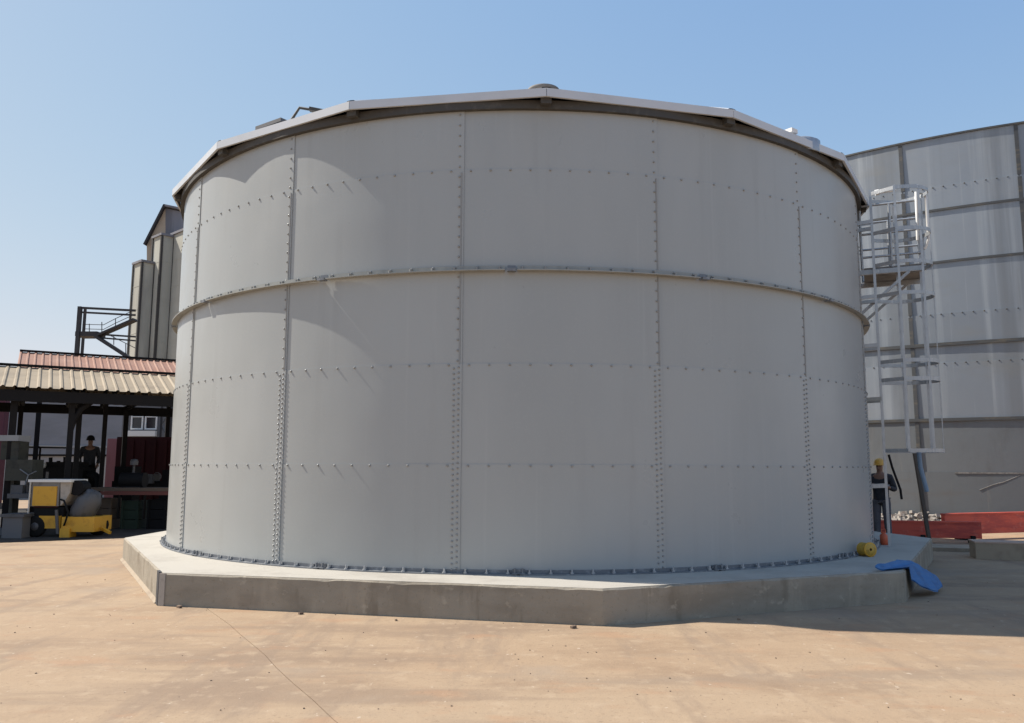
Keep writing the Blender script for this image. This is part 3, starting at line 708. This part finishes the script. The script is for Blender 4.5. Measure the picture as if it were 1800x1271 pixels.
def shed(label, s0, s1, w0, wr, w1, ze, zr, m_, rib, posts, wsheet, group=None):
    t_ = thing('open_shed', label, 'shed', tuple(sp_((s0 + s1) / 2, (w0 + w1) / 2, 0)))
    n_ = int(round((s1 - s0) / wsheet)); dw = (s1 - s0) / n_; nr = int(round(dw / rib))
    for k in range(n_):
        a, b = s0 + k * dw, s0 + (k + 1) * dw - .004; dz = .004 * (k % 2)
        part('roof_sheet', corrugated(sp_(a, w0, ze + dz), sp_(a, wr, zr + dz), sp_(b, w0, ze + dz), sp_(b, wr, zr + dz), nr, .035), m_, t_)
        part('roof_sheet', corrugated(sp_(a, w1, ze + dz), sp_(a, wr, zr + dz), sp_(b, w1, ze + dz), sp_(b, wr, zr + dz), nr, .035), m_, t_)
    m = MB(); m.bar(sp_(s0, wr - .0, zr + .05), sp_(s1, wr, zr + .05), .22, .05); part('ridge_cap', m, M['shedsteel'], t_)
    for w_ in (w0 + .12, w1 - .12):
        m = MB(); m.bar(sp_(s0, w_, ze - .19), sp_(s1, w_, ze - .19), .10, .26); part('eave_beam', m, M['shedsteel'], t_)
    for f_ in (.33, .66):
        for (wa, wb) in ((w0, wr), (w1, wr)):
            w_ = wa + (wb - wa) * f_; z_ = ze + (zr - ze) * f_; m = MB(); m.bar(sp_(s0, w_, z_ - .07), sp_(s1, w_, z_ - .07), .06, .10); part('purlin', m, M['shedsteel'], t_)
    for (s_, w_, wd) in posts:
        m = MB(); m.bar(sp_(s_, w_, 0), sp_(s_, w_, ze - .06), wd, wd, SU); m.box(sp_(s_, w_, .01), (wd + .14, wd + .14, .02), SU); part('post', m, M['shedsteel'], t_)
    ss = sorted(set(round(p[0], 1) for p in posts))
    for s_ in ss:
        m = MB(); m.bar(sp_(s_, w0 + .1, ze - .1), sp_(s_, wr, zr - .12), .08, .12); m.bar(sp_(s_, w1 - .1, ze - .1), sp_(s_, wr, zr - .12), .08, .12)
        m.bar(sp_(s_, w0 + .1, ze - .12), sp_(s_, w1 - .1, ze - .12), .07, .09); part('truss', m, M['shedsteel'], t_)
    return t_
def s_at(px, w_):
    cp, sn = math.cos(PITCH), math.sin(PITCH); q = (px - 900) / FPX / (cp + .13 * sn)      # azimuth near the horizon line
    o = E0 + SN * w_; return (q * o.y - o.x) / (SU.x - q * SU.y)
front = shed('open sided shed with beige corrugated roof and black posts, at left', -9.3, 9.0, 0, 2.5, 5.0, 3.40, 4.13, M['tanroof'], .235,
             [(-3.0, .3, .14), (-8.6, .3, .14), (-8.6, 4.6, .12), (-3.0, 4.6, .12), (s_at(17, .3), .3, .15), (s_at(120, .3), .3, .13), (s_at(134, .9), .9, .12), (s_at(180, 2.5), 2.5, .11), (s_at(217, 4.6), 4.6, .13), (8.7, .3, .12), (s_at(30, 4.6), 4.6, .12), (8.7, 4.6, .12)], .94)
m = MB(); sb = s_at(120, .3); m.path([sp_(sb, .3, 2.45), sp_(sb + .06, .3, 2.7), sp_(sb + .18, .3, 2.95), sp_(sb + .42, .3, 3.15)], .07, 6); part('knee_brace', m, M['shedsteel'], front)
rear = shed('shed behind with faded red corrugated roof, rising over the beige one', s_at(19, 9.0), 13.0, 6.4, 9.0, 11.6, 4.42, 5.30, M['redroof'], .215,
            [(2.6, 6.7, .14), (12.5, 6.7, .14), (2.6, 11.3, .14), (12.5, 11.3, .14), (6.9, 11.3, .14)], .86)
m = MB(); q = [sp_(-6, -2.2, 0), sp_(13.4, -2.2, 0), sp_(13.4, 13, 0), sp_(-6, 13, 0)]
# floor sheet whose dark colour stands in for the shed's shade, 4 mm above the yard
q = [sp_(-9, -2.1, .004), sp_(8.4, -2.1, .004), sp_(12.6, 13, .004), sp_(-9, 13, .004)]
m.add(q, [(0, 1, 2, 3)]); structure('shed_floor_shade', m, M['floorshade'])

# things behind and under the sheds
def far(px, py, Y):
    cp, sn = math.cos(PITCH), math.sin(PITCH); x = (px - 900) / FPX; y = -(py - 635.5) / FPX
    cr, sr = math.cos(ROLL), math.sin(ROLL); xr = x * cr - y * sr; yu = x * sr + y * cr
    d = Vector((xr, cp - yu * sn, sn + yu * cp)); return Vector((0, 0, CAMH)) + d * (Y / d.y)
gw = thing('boundary_building', 'long plain grey building wall seen under the shed roofs', 'building', (-28, 46, 0))
m = MB(); m.box((-29, 46, 3.3), (40, .3, 6.6), (1, .12, 0)); part('wall', m, M['greywall'], gw)
m = MB(); m.box((-29, 45.80, 2.62), (40, .06, .12), (1, .12, 0)); part('wall_band', m, M['palewall'], gw)
lw = thing('low_wall', 'pale low block wall behind the shed clutter', 'wall', (-22, 38, 0))
m = MB(); m.box((-22.6, 38, 1.0), (13, .2, 2.0), (1, .1, 0)); part('wall', m, M['palewall'], lw)
m = MB(); m.box((-22.6, 37.97, 2.04), (13, .3, .09), (1, .1, 0)); part('coping', m, M['shedsteel'], lw)
# site cabin with white window frames
cb0 = far(224, 757, 36); cb1 = far(275, 757, 36); zt = far(224, 712, 36).z + .7
cab = thing('site_cabin', 'small dark cabin with white framed window behind the red container', 'cabin', ((cb0.x + cb1.x) / 2, 37, 0))
m = MB(); m.box(((cb0.x + cb1.x) / 2 + .4, 37.2, zt / 2), (cb1.x - cb0.x + 1.4, 2.2, zt)); part('wall', m, M['cabin'], cab)
m = MB(); m.box(((cb0.x + cb1.x) / 2, 37.2, zt + .06), (cb1.x - cb0.x + 2.4, 2.6, .12)); part('roof', m, M['shedsteel'], cab)
for i in range(2):
    xa = cb0.x + .12 + i * .62; wn = MB(); za, zb = far(224, 755, 36).z, far(224, 722, 36).z
    cxx, czz = xa + .26, (za + zb) / 2
    wn.box((cxx - .24, 36.07, czz), (.06, .08, zb - za)); wn.box((cxx + .24, 36.07, czz), (.06, .08, zb - za)); wn.box((cxx, 36.07, za + .03), (.42, .08, .06)); wn.box((cxx, 36.07, zb - .03), (.42, .08, .06)); wn.box((cxx, 36.07, czz + .15), (.42, .06, .04))
    f_ = part('window', wn, M['white'], cab); gp = MB(); gp.box((cxx, 36.09, czz), (.42, .012, zb - za - .12)); part('pane', gp, M['glass'], f_)
m = MB(); m.box(((cb0.x + cb1.x) / 2, 35.98, far(224, 762, 36).z), (cb1.x - cb0.x, .2, .24)); part('sill', m, M['white'], cab)
# lattice leg seen right of the cabin
l0 = far(282, 770, 33); l1 = far(302, 715, 33)
lt = thing('lattice_tower', 'dark steel lattice leg beside the cabin window', 'tower', (l0.x, 33, 0))
for xx in (l0.x, l1.x):
    m = MB(); m.bar((xx, 33, 0), (xx, 33, 5.2), .07); part('chord', m, M['gantry'], lt)
for k in range(8):
    m = MB(); a, b = (l0.x, l1.x) if k % 2 else (l1.x, l0.x); m.bar((a, 33, .2 + k * .6), (b, 33, .8 + k * .6), .05); part('brace', m, M['greymach'], lt)

# red container
rc0 = far(206, 768, 26); rc1 = far(312, 768, 26)
rct = thing('red_container', 'dark red steel container with a end panel tinted pink as if sunlit', 'container', ((rc0.x + rc1.x) / 2, 27, 0))
L_ = rc1.x - rc0.x + 1.2; zc = rc0.z
m = MB(); m.box((rc0.x + L_ / 2, 27.0, zc / 2 + .05), (L_, 2.0, zc - .1)); part('body', m, M['redmetal'], rct)
for k in range(9):
    m = MB(); m.box((rc0.x + .15 + k * (L_ - .3) / 8, 25.98, zc / 2 + .05), (.12, .04, zc - .3)); part('rib', m, M['redmetal'], rct)
pw = far(189, 770, 26).x
m = MB(); m.box(((rc0.x + pw) / 2, 26.15, zc / 2 + .02), (rc0.x - pw - .01, .3, zc - .15)); part('end_panel', m, M['pinkmetal'], rct, label='end panel tinted pink as if sunlit')

# yellow compressor trolley in the shed mouth
Yk = 18.3
def yp(px, py): return far(px, py, Yk)
mc = thing('yellow_compressor', 'yellow and white machine on a low yellow chassis at the shed mouth', 'machine', tuple(yp(110, 945).xy) + (0,))
def fbox(mb, x0, y0, x1, y1, dep, dy=0):
    a, b = yp(x0, y1), yp(x1, y0); mb.box(((a.x + b.x) / 2, Yk + dep / 2 + dy, (a.z + b.z) / 2), (b.x - a.x, dep, b.z - a.z)); return mb
part('cabinet', fbox(MB(), 52, 847, 104, 890, .7, .03), M['cabinet'], mc)
m = MB(); pp = [yp(x, y) for x, y in ((104.5, 889), (112, 882), (121, 866), (124, 848), (104.5, 848))]; k_ = len(pp)
m.add([(p.x, Yk + .04, p.z) for p in pp] + [(p.x, Yk + .68, p.z) for p in pp], [tuple(range(k_)), tuple(range(k_, 2 * k_))[::-1]] + [(i, k_ + i, k_ + (i + 1) % k_, (i + 1) % k_) for i in range(k_)])
part('side_hood', m, M['paleplaster'], mc)
part('front_panel', fbox(MB(), 56, 855, 100, 889, .03), M['yellow'], mc)
m = MB(); fbox(m, 50, 846, 54, 908, .05, -.03); fbox(m, 50, 843, 126, 847.5, .72, -.02); part('frame', m, M['white'], mc)
part('engine', fbox(MB(), 56, 892, 110, 908, .6, .05), M['black'], mc)
part('chassis', fbox(MB(), 66, 907, 106, 929, .7, .02), M['yellow'], mc)
part('chassis_box', fbox(MB(), 107, 909, 166, 935, .8), M['yellow'], mc)
m = MB(); a = yp(101, 896); b = yp(103, 938); m.tube((a.x, Yk - .04, a.z), (b.x, Yk - .04, b.z), .035, 8); part('jack_leg', m, M['greymach'], mc)
m = MB(); a = yp(115, 940); m.box((a.x, Yk + .1, .1), (.22, .3, .2)); part('foot', m, M['yellow'], mc)
a = yp(140, 885); ax2 = Vector((.45, .0, .9)).normalized()
m = MB(); m.lathe([(.02, -.42), (.2, -.42), (.27, -.2), (.27, .12), (.16, .34), (.02, .34)], (a.x - .02, Yk + .35, a.z - .05), 20, ax2); part('drum', m, M['greymach'], mc)
m = MB(); a = yp(130, 858); m.tube((a.x, Yk + .1, a.z), (a.x, Yk + .42, a.z), .17, 14); part('motor', m, M['black'], mc)
for px in (60, 148):
    a = yp(px, 930); wl = MB(); wl.lathe([(.07, -.05), (.2, -.055), (.235, -.03), (.235, .03), (.2, .055), (.07, .05)], (a.x, Yk + .06 if px < 100 else Yk + .6, .235), 18, (0, 1, 0))
    wo = part('wheel', wl, M['rubber'], mc); hb = MB(); hb.lathe([(.01, -.06), (.09, -.055), (.09, .055), (.01, .06)], (a.x, Yk + .06 if px < 100 else Yk + .6, .235), 12, (0, 1, 0)); part('hub', hb, M['greymach'], wo)

m = MB(); a = yp(108, 878); b = yp(126, 900); c = yp(118, 918); m.path([(a.x, Yk - .02, a.z), ((a.x + b.x) / 2, Yk - .12, a.z - .02), (b.x, Yk - .14, b.z), (c.x, Yk - .08, c.z), (c.x - .1, Yk + .05, c.z - .1)], .022, 7); part('hose', m, M['rubber'], mc)
m = MB(); a = yp(64, 847); m.tube((a.x, Yk + .4, a.z - .05), (a.x, Yk + .4, a.z + .22), .03, 8); part('exhaust', m, M['brownpost'], mc)
part('warning_strip', fbox(MB(), 58, 890, 100, 892, .03, .015), M['redmetal'], mc)
m = MB(); a = yp(166, 930); b = yp(186, 938); m.bar((a.x, Yk + .3, a.z), (b.x, Yk + .2, b.z), .06, .06); part('tow_bar', m, M['yellow'], mc)

# olive pillar machine at the far left
def fb(mb, x0, y0, x1, y1, Y, dep):
    a, b = far(x0, y1, Y), far(x1, y0, Y); mb.box(((a.x + b.x) / 2, Y + dep / 2, (a.z + b.z) / 2), (b.x - a.x, dep, b.z - a.z)); return mb
pm_ = thing('pillar_drill', 'olive grey pillar machine with white head cover at the left edge of the shed', 'machine', tuple(far(30, 940, 19).xy) + (0,))
part('column', fb(MB(), 12, 815, 27, 930, 19, .25), M['olive'], pm_)
part('head', fb(MB(), 8, 808, 58, 845, 18.9, .45), M['olive'], pm_)
part('motor_cover', fb(MB(), -6, 765, 33, 775, 19, .5), M['palewall'], pm_)
part('motor', fb(MB(), 0, 776, 34, 808, 19.05, .4), M['olive'], pm_)
m = MB(); a = far(40, 845, 18.9); m.tube((a.x, 19.1, a.z), (a.x, 19.1, a.z - .35), .06, 10, .03); part('spindle', m, M['greymach'], pm_)
part('table', fb(MB(), 12, 868, 52, 876, 18.85, .5), M['greymach'], pm_)
part('vice', fb(MB(), 18, 853, 40, 868, 18.95, .3), M['greymach'], pm_)
a = far(20, 940, 19); m = MB(); m.box((a.x, 19.1, .08), (.75, .7, .16)); part('base', m, M['greymach'], pm_)
m = MB(); a = far(52, 835, 18.9)
for k in range(3):
    t = k * 2 * PI / 3 + .4; m.tube((a.x, 18.85, a.z), (a.x + .22 * math.cos(t), 18.8, a.z + .22 * math.sin(t)), .014, 6)
part('feed_handle', m, M['galvdark'], pm_)
sc_ = thing('scrap_box', 'low dark grey steel bin beside the yellow machine', 'bin', tuple(far(25, 948, 18).xy) + (0,))
m = MB(); fb(m, 2, 908, 40, 948, 18.0, .6); part('bin_body', m, M['cabin'], sc_); m = MB(); fb(m, 0, 904, 42, 909, 17.96, .68); part('bin_rim', m, M['greymach'], sc_)
mcol = thing('maroon_column', 'maroon painted column cut by the left edge of the photo', 'column', tuple(far(3, 900, 30).xy) + (0,))
m = MB(); a = far(3, 740, 30); m.box((a.x, 30, 2.4), (.32, .3, 4.8)); part('shaft', m, M['maroon'], mcol)
m = MB(); m.box((a.x, 30, .1), (.5, .5, .2)); part('base', m, M['greymach'], mcol)

# dark engine on skids with pipes, seen as a silhouette
Ye = 22
eg = thing('dark_engine', 'black engine block with upright pipes behind the yellow machine', 'engine', tuple(far(110, 870, Ye).xy) + (0,))
part('block', fb(MB(), 72, 822, 146, 872, Ye, .7), M['black'], eg)
part('cylinder_head', fb(MB(), 80, 812, 140, 822, Ye + .1, .5), M['black'], eg)
a = far(110, 880, Ye); m = MB(); m.box((a.x, Ye + .35, a.z / 2), (1.2, .6, a.z)); part('skid', m, M['black'], eg)
for px, ht in ((78, 804), (104, 803), (92, 810), (124, 808)):
    a, b = far(px, 822, Ye), far(px, ht, Ye); m = MB(); m.tube((a.x, Ye + .3, a.z - .05), (b.x, Ye + .3, b.z), .05, 8); part('pipe', m, M['black'], eg)
m = MB(); a = far(76, 818, Ye - .05); m.lathe([(.01, .07), (.07, .05), (.08, 0), (.07, -.05), (.01, -.07)], (a.x, Ye - .05, a.z), 12, (1, 0, 0)); part('filter', m, M['white'], eg)
a = far(150, 850, Ye); m = MB(); m.lathe([(.18, -.05), (.34, -.05), (.34, .05), (.18, .05)], (a.x, Ye + .2, a.z), 18, (0, 1, 0)); part('flywheel', m, M['black'], eg)
# railing between posts
rl = thing('pipe_railing', 'thin dark railing running behind the front shed post', 'railing', tuple(far(70, 850, 25).xy) + (0,))
a, b = far(20, 785, 25), far(122, 787, 25); m = MB(); m.tube(a, b, .035, 6); part('top_rail', m, M['shedsteel'], rl)
for f_ in (0, .5, 1):
    p = a.lerp(b, f_); m = MB(); m.tube((p.x, p.y, 0), p, .03, 6); part('post', m, M['shedsteel'], rl)
# workbench with reddish rail, crates beneath
Yw = 20.5
wb = thing('steel_workbench', 'long low dark bench with a rusty red front rail right of the yellow machine', 'bench', tuple(far(235, 900, Yw).xy) + (0,))
part('bench_top', fb(MB(), 150, 858, 330, 863, Yw, .8), M['woodbox'], wb)
part('front_rail', fb(MB(), 176, 864, 330, 870, Yw - .03, .05), M['rustbar'], wb)
for px in (160, 205, 250, 300):
    part('leg', fb(MB(), px, 868, px + 5, 912, Yw, .08), M['shedsteel'], wb)
for i, (x0, x1, y0, lab) in enumerate(((165, 196, 876, 'brown crate under the left end of the workbench'), (210, 244, 880, 'dark green crate under the middle of the workbench'), (256, 292, 878, 'black crate under the right end of the workbench'))):
    a = far((x0 + x1) / 2, 912, Yw); cr = thing('storage_crate', lab, 'crate', (a.x, Yw + .4, 0), 'crates under the workbench')
    b0, b1 = far(x0, 912, Yw + .15), far(x1, y0, Yw + .15); m_ = (M['woodbox'], M['green'], M['black'])[i]
    for k in range(3):
        hz = (b1.z) / 3; m = MB(); m.box(((b0.x + b1.x) / 2, Yw + .45, hz * (k + .5)), (b1.x - b0.x, .5, hz - .015)); part('slat', m, m_, cr)
    m = MB(); m.box((b0.x + .04, Yw + .19, b1.z / 2), (.06, .03, b1.z)); m.box((b1.x - .04, Yw + .19, b1.z / 2), (.06, .03, b1.z)); part('batten', m, m_, cr)
# motor on the bench, small pale machine in front of the container
a = far(235, 840, 21); bm = thing('bench_motor', 'black motor with a pale cap standing on the workbench', 'motor', (a.x, 21, far(235, 858, 20.9).z))
m = MB(); m.tube((a.x - .3, 21, a.z - .06), (a.x + .3, 21, a.z - .06), .2, 14); part('casing', m, M['black'], bm)
m = MB(); a2 = far(236, 812, 21); m.lathe([(.01, .08), (.08, .06), (.1, 0), (.09, -.08)], (a2.x, 21, a2.z), 12); m.tube((a2.x, 21, a2.z - .08), (a2.x, 21, a.z), .03, 8); part('cap', m, M['greymach'], bm)
m = MB(); m.box((a.x, 21, a.z - .25), (.5, .35, .1)); part('foot', m, M['black'], bm)
lt_ = thing('metal_lathe', 'long black lathe standing in the dark behind the workbench', 'machine', tuple(far(255, 880, 23).xy) + (0,))
part('bed', fb(MB(), 196, 846, 312, 858, 23, .5), M['black'], lt_)
part('headstock', fb(MB(), 200, 820, 232, 846, 23, .6), M['black'], lt_)
part('tailstock', fb(MB(), 284, 826, 304, 846, 23.1, .4), M['black'], lt_)
part('carriage', fb(MB(), 245, 834, 268, 850, 22.85, .5), M['greymach'], lt_)
for x0, x1 in ((200, 232), (280, 308)):
    a, b = far(x0, 858, 23), far(x1, 858, 23); m = MB(); m.box(((a.x + b.x) / 2, 23.25, a.z / 2), (b.x - a.x, .5, a.z)); part('pedestal', m, M['black'], lt_)
a = far(276, 838, 22.8); m = MB(); m.lathe([(.10, -.015), (.12, -.015), (.12, .015), (.10, .015)], (a.x, 22.8, a.z), 14, (0, 1, 0)); part('handwheel', m, M['greymach'], lt_)
pf = far(152, 880, 23.4); st = thing('work_platform', 'low black work platform under the person in the shed', 'platform', (pf.x, pf.y, 0))
m = MB(); m.box((pf.x, pf.y, .63), (1.0, .8, .06)); part('deck', m, M['black'], st)
for sx, sy in ((-1, -1), (-1, 1), (1, -1), (1, 1)):
    m = MB(); m.box((pf.x + sx * .45, pf.y + sy * .35, .3), (.06, .06, .6)); part('leg', m, M['black'], st)
pw_ = person('person in dark work clothes standing on the low platform inside the shed', tuple(far(152, 880, 23.4).xy) + (.66,), math.radians(25), M['navy'], M['black'], False,
             [((.19, 0, 1.40), (.25, .02, 1.12), (.22, -.16, .95), (.2, -.24, .88)), ((-.19, 0, 1.40), (-.26, .02, 1.13), (-.22, -.15, .96), (-.2, -.24, .9))])

# ---------------------------------------------------------------- silos, headhouse and gantry far left
YS = 90
NF = Vector((.74, -.67, 0)).normalized(); NL = Vector((-NF.y, NF.x, 0)); NL = -NL if NL.dot(Vector((-.67, -.74, 0))) < 0 else NL
def silo_tower(pxc, ytop, wl, wf, label, Y):
    """rectangular shaft; its nearest vertical corner stands on pixel column pxc of the photograph's view"""
    c = far(pxc, ytop, Y); z = c.z; P0 = Vector((c.x, c.y, 0))
    P1, P3 = P0 - NL * wf, P0 - NF * wl; P2 = P1 - NF * wl
    t_ = thing('grain_silo', label, 'silo', tuple((P0 + P2) / 2), 'concrete grain silos behind the sheds')
    cc = (P0 + P2) / 2
    m = MB(); m.box((cc.x, cc.y, z / 2), (wl, wf, z), NF); part('shaft', m, M['silo'], t_)
    for p in (P0, P1, P3):
        m = MB(); m.bar((p.x, p.y, 0), (p.x, p.y, z - .1), .26, .26, NF); part('corner_rib', m, M['silodark'], t_)
    for k in range(1, 9):
        m = MB(); m.box((cc.x, cc.y, z * k / 9), (wl + .04, wf + .04, .07), NF); part('pour_line', m, M['silo'], t_)
    m = MB(); m.box((cc.x, cc.y, z + .1), (wl + .35, wf + .35, .26), NF); part('roof_slab', m, M['headgrey'], t_)
silo_tower(250, 460, 2.2, 1.45, 'lower concrete silo at the left of the silo group', YS)
silo_tower(285, 413, 2.2, 1.45, 'taller concrete silo under the headhouse', YS)
silo_tower(327, 404, 3.4, 2.2, 'pale concrete silo half hidden by the big grey tank', YS - 1)
# headhouse with a steep single slope, in a plane a little behind the silo fronts
YH = YS + 2.5
hpx = [(258, 470), (258, 431), (291, 366), (291, 470)]
a_ = [far(x, y, YH) for x, y in hpx]; rr_ = [far(x, y, YH) for x, y in ((291, 470), (291, 366), (318, 372), (318, 470))]
hh = thing('silo_headhouse', 'beige and grey headhouse with steep sloping roof on top of the silos', 'building', (a_[0].x, YH, a_[0].z))
def slabpoly(pts, d0, d1):
    m = MB(); k = len(pts); vs = [Vector((p.x, p.y + d0, p.z)) for p in pts] + [Vector((p.x + .2, p.y + d1, p.z)) for p in pts]
    m.add(vs, [tuple(range(k)), tuple(range(k, 2 * k))[::-1]] + [(i, k + i, k + (i + 1) % k, (i + 1) % k) for i in range(k)]); return m
part('wall', slabpoly(a_, 0, 4.5), M['headhouse'], hh)
part('front_cladding', slabpoly(rr_, -.02, 4.5), M['headgrey'], hh)
def roofbar(p, q):
    m = MB(); m.bar(p + Vector((0, 2.1, .1)), q + Vector((0, 2.1, .1)), 5.2, .22); return m
part('roof', roofbar(far(256, 433, YH), far(291.5, 363, YH)), M['gantry'], hh)
part('roof', roofbar(far(291, 364, YH), far(320, 370, YH)), M['headgrey'], hh)

YG = 78
gn = thing('steel_gantry', 'dark steel stair gantry with platform standing left of the silos', 'gantry', tuple(far(140, 640, YG).xy) + (0,))
def gp_(x, y, Y=YG): return far(x, y, Y)
m = MB(); p = gp_(141, 539); m.bar((p.x, YG, 0), (p.x, YG, p.z), .34); part('column', m, M['gantry'], gn)
m = MB(); p = gp_(150, 541, YG + 3); m.bar((p.x, YG + 3, 0), (p.x, YG + 3, p.z), .22); part('column', m, M['gantry'], gn)
for (x0, y0, x1, y1, wd) in ((141, 541, 238, 546, .2), (144, 549, 238, 554, .17), (178, 588, 238, 592, .16), (178, 594, 238, 599, .14)):
    m = MB(); m.bar(gp_(x0, y0), gp_(x1, y1), wd, wd); part('beam', m, M['gantry'], gn)
m = MB(); m.bar(gp_(140, 589, YG + .8), gp_(178, 589, YG + .8), 1.7, .46); part('platform', m, M['gantry'], gn)
m = MB(); m.bar(gp_(174, 590), gp_(238, 562), .9, .2); part('stair_flight', m, M['gantry'], gn)
m = MB(); m.bar(gp_(170, 592), gp_(232, 632), .9, .26); part('stair_flight', m, M['gantry'], gn)
for (pts) in ([(145, 570), (182, 571), (203, 560), (238, 544)], [(145, 578), (182, 579), (203, 568), (238, 552)], [(190, 588), (238, 612)]):
    m = MB(); m.path([gp_(x, y) for x, y in pts], .035, 5); part('handrail', m, M['gantry'], gn)
for x, y0, y1 in ((157, 569, 588), (179, 566, 590), (203, 560, 578), (200, 590, 606), (221, 604, 622)):
    m = MB(); m.bar(gp_(x, y0), gp_(x, y1), .06); part('baluster', m, M['gantry'], gn)

for o in S.objects:
    if '_b' in o: del o['_b']
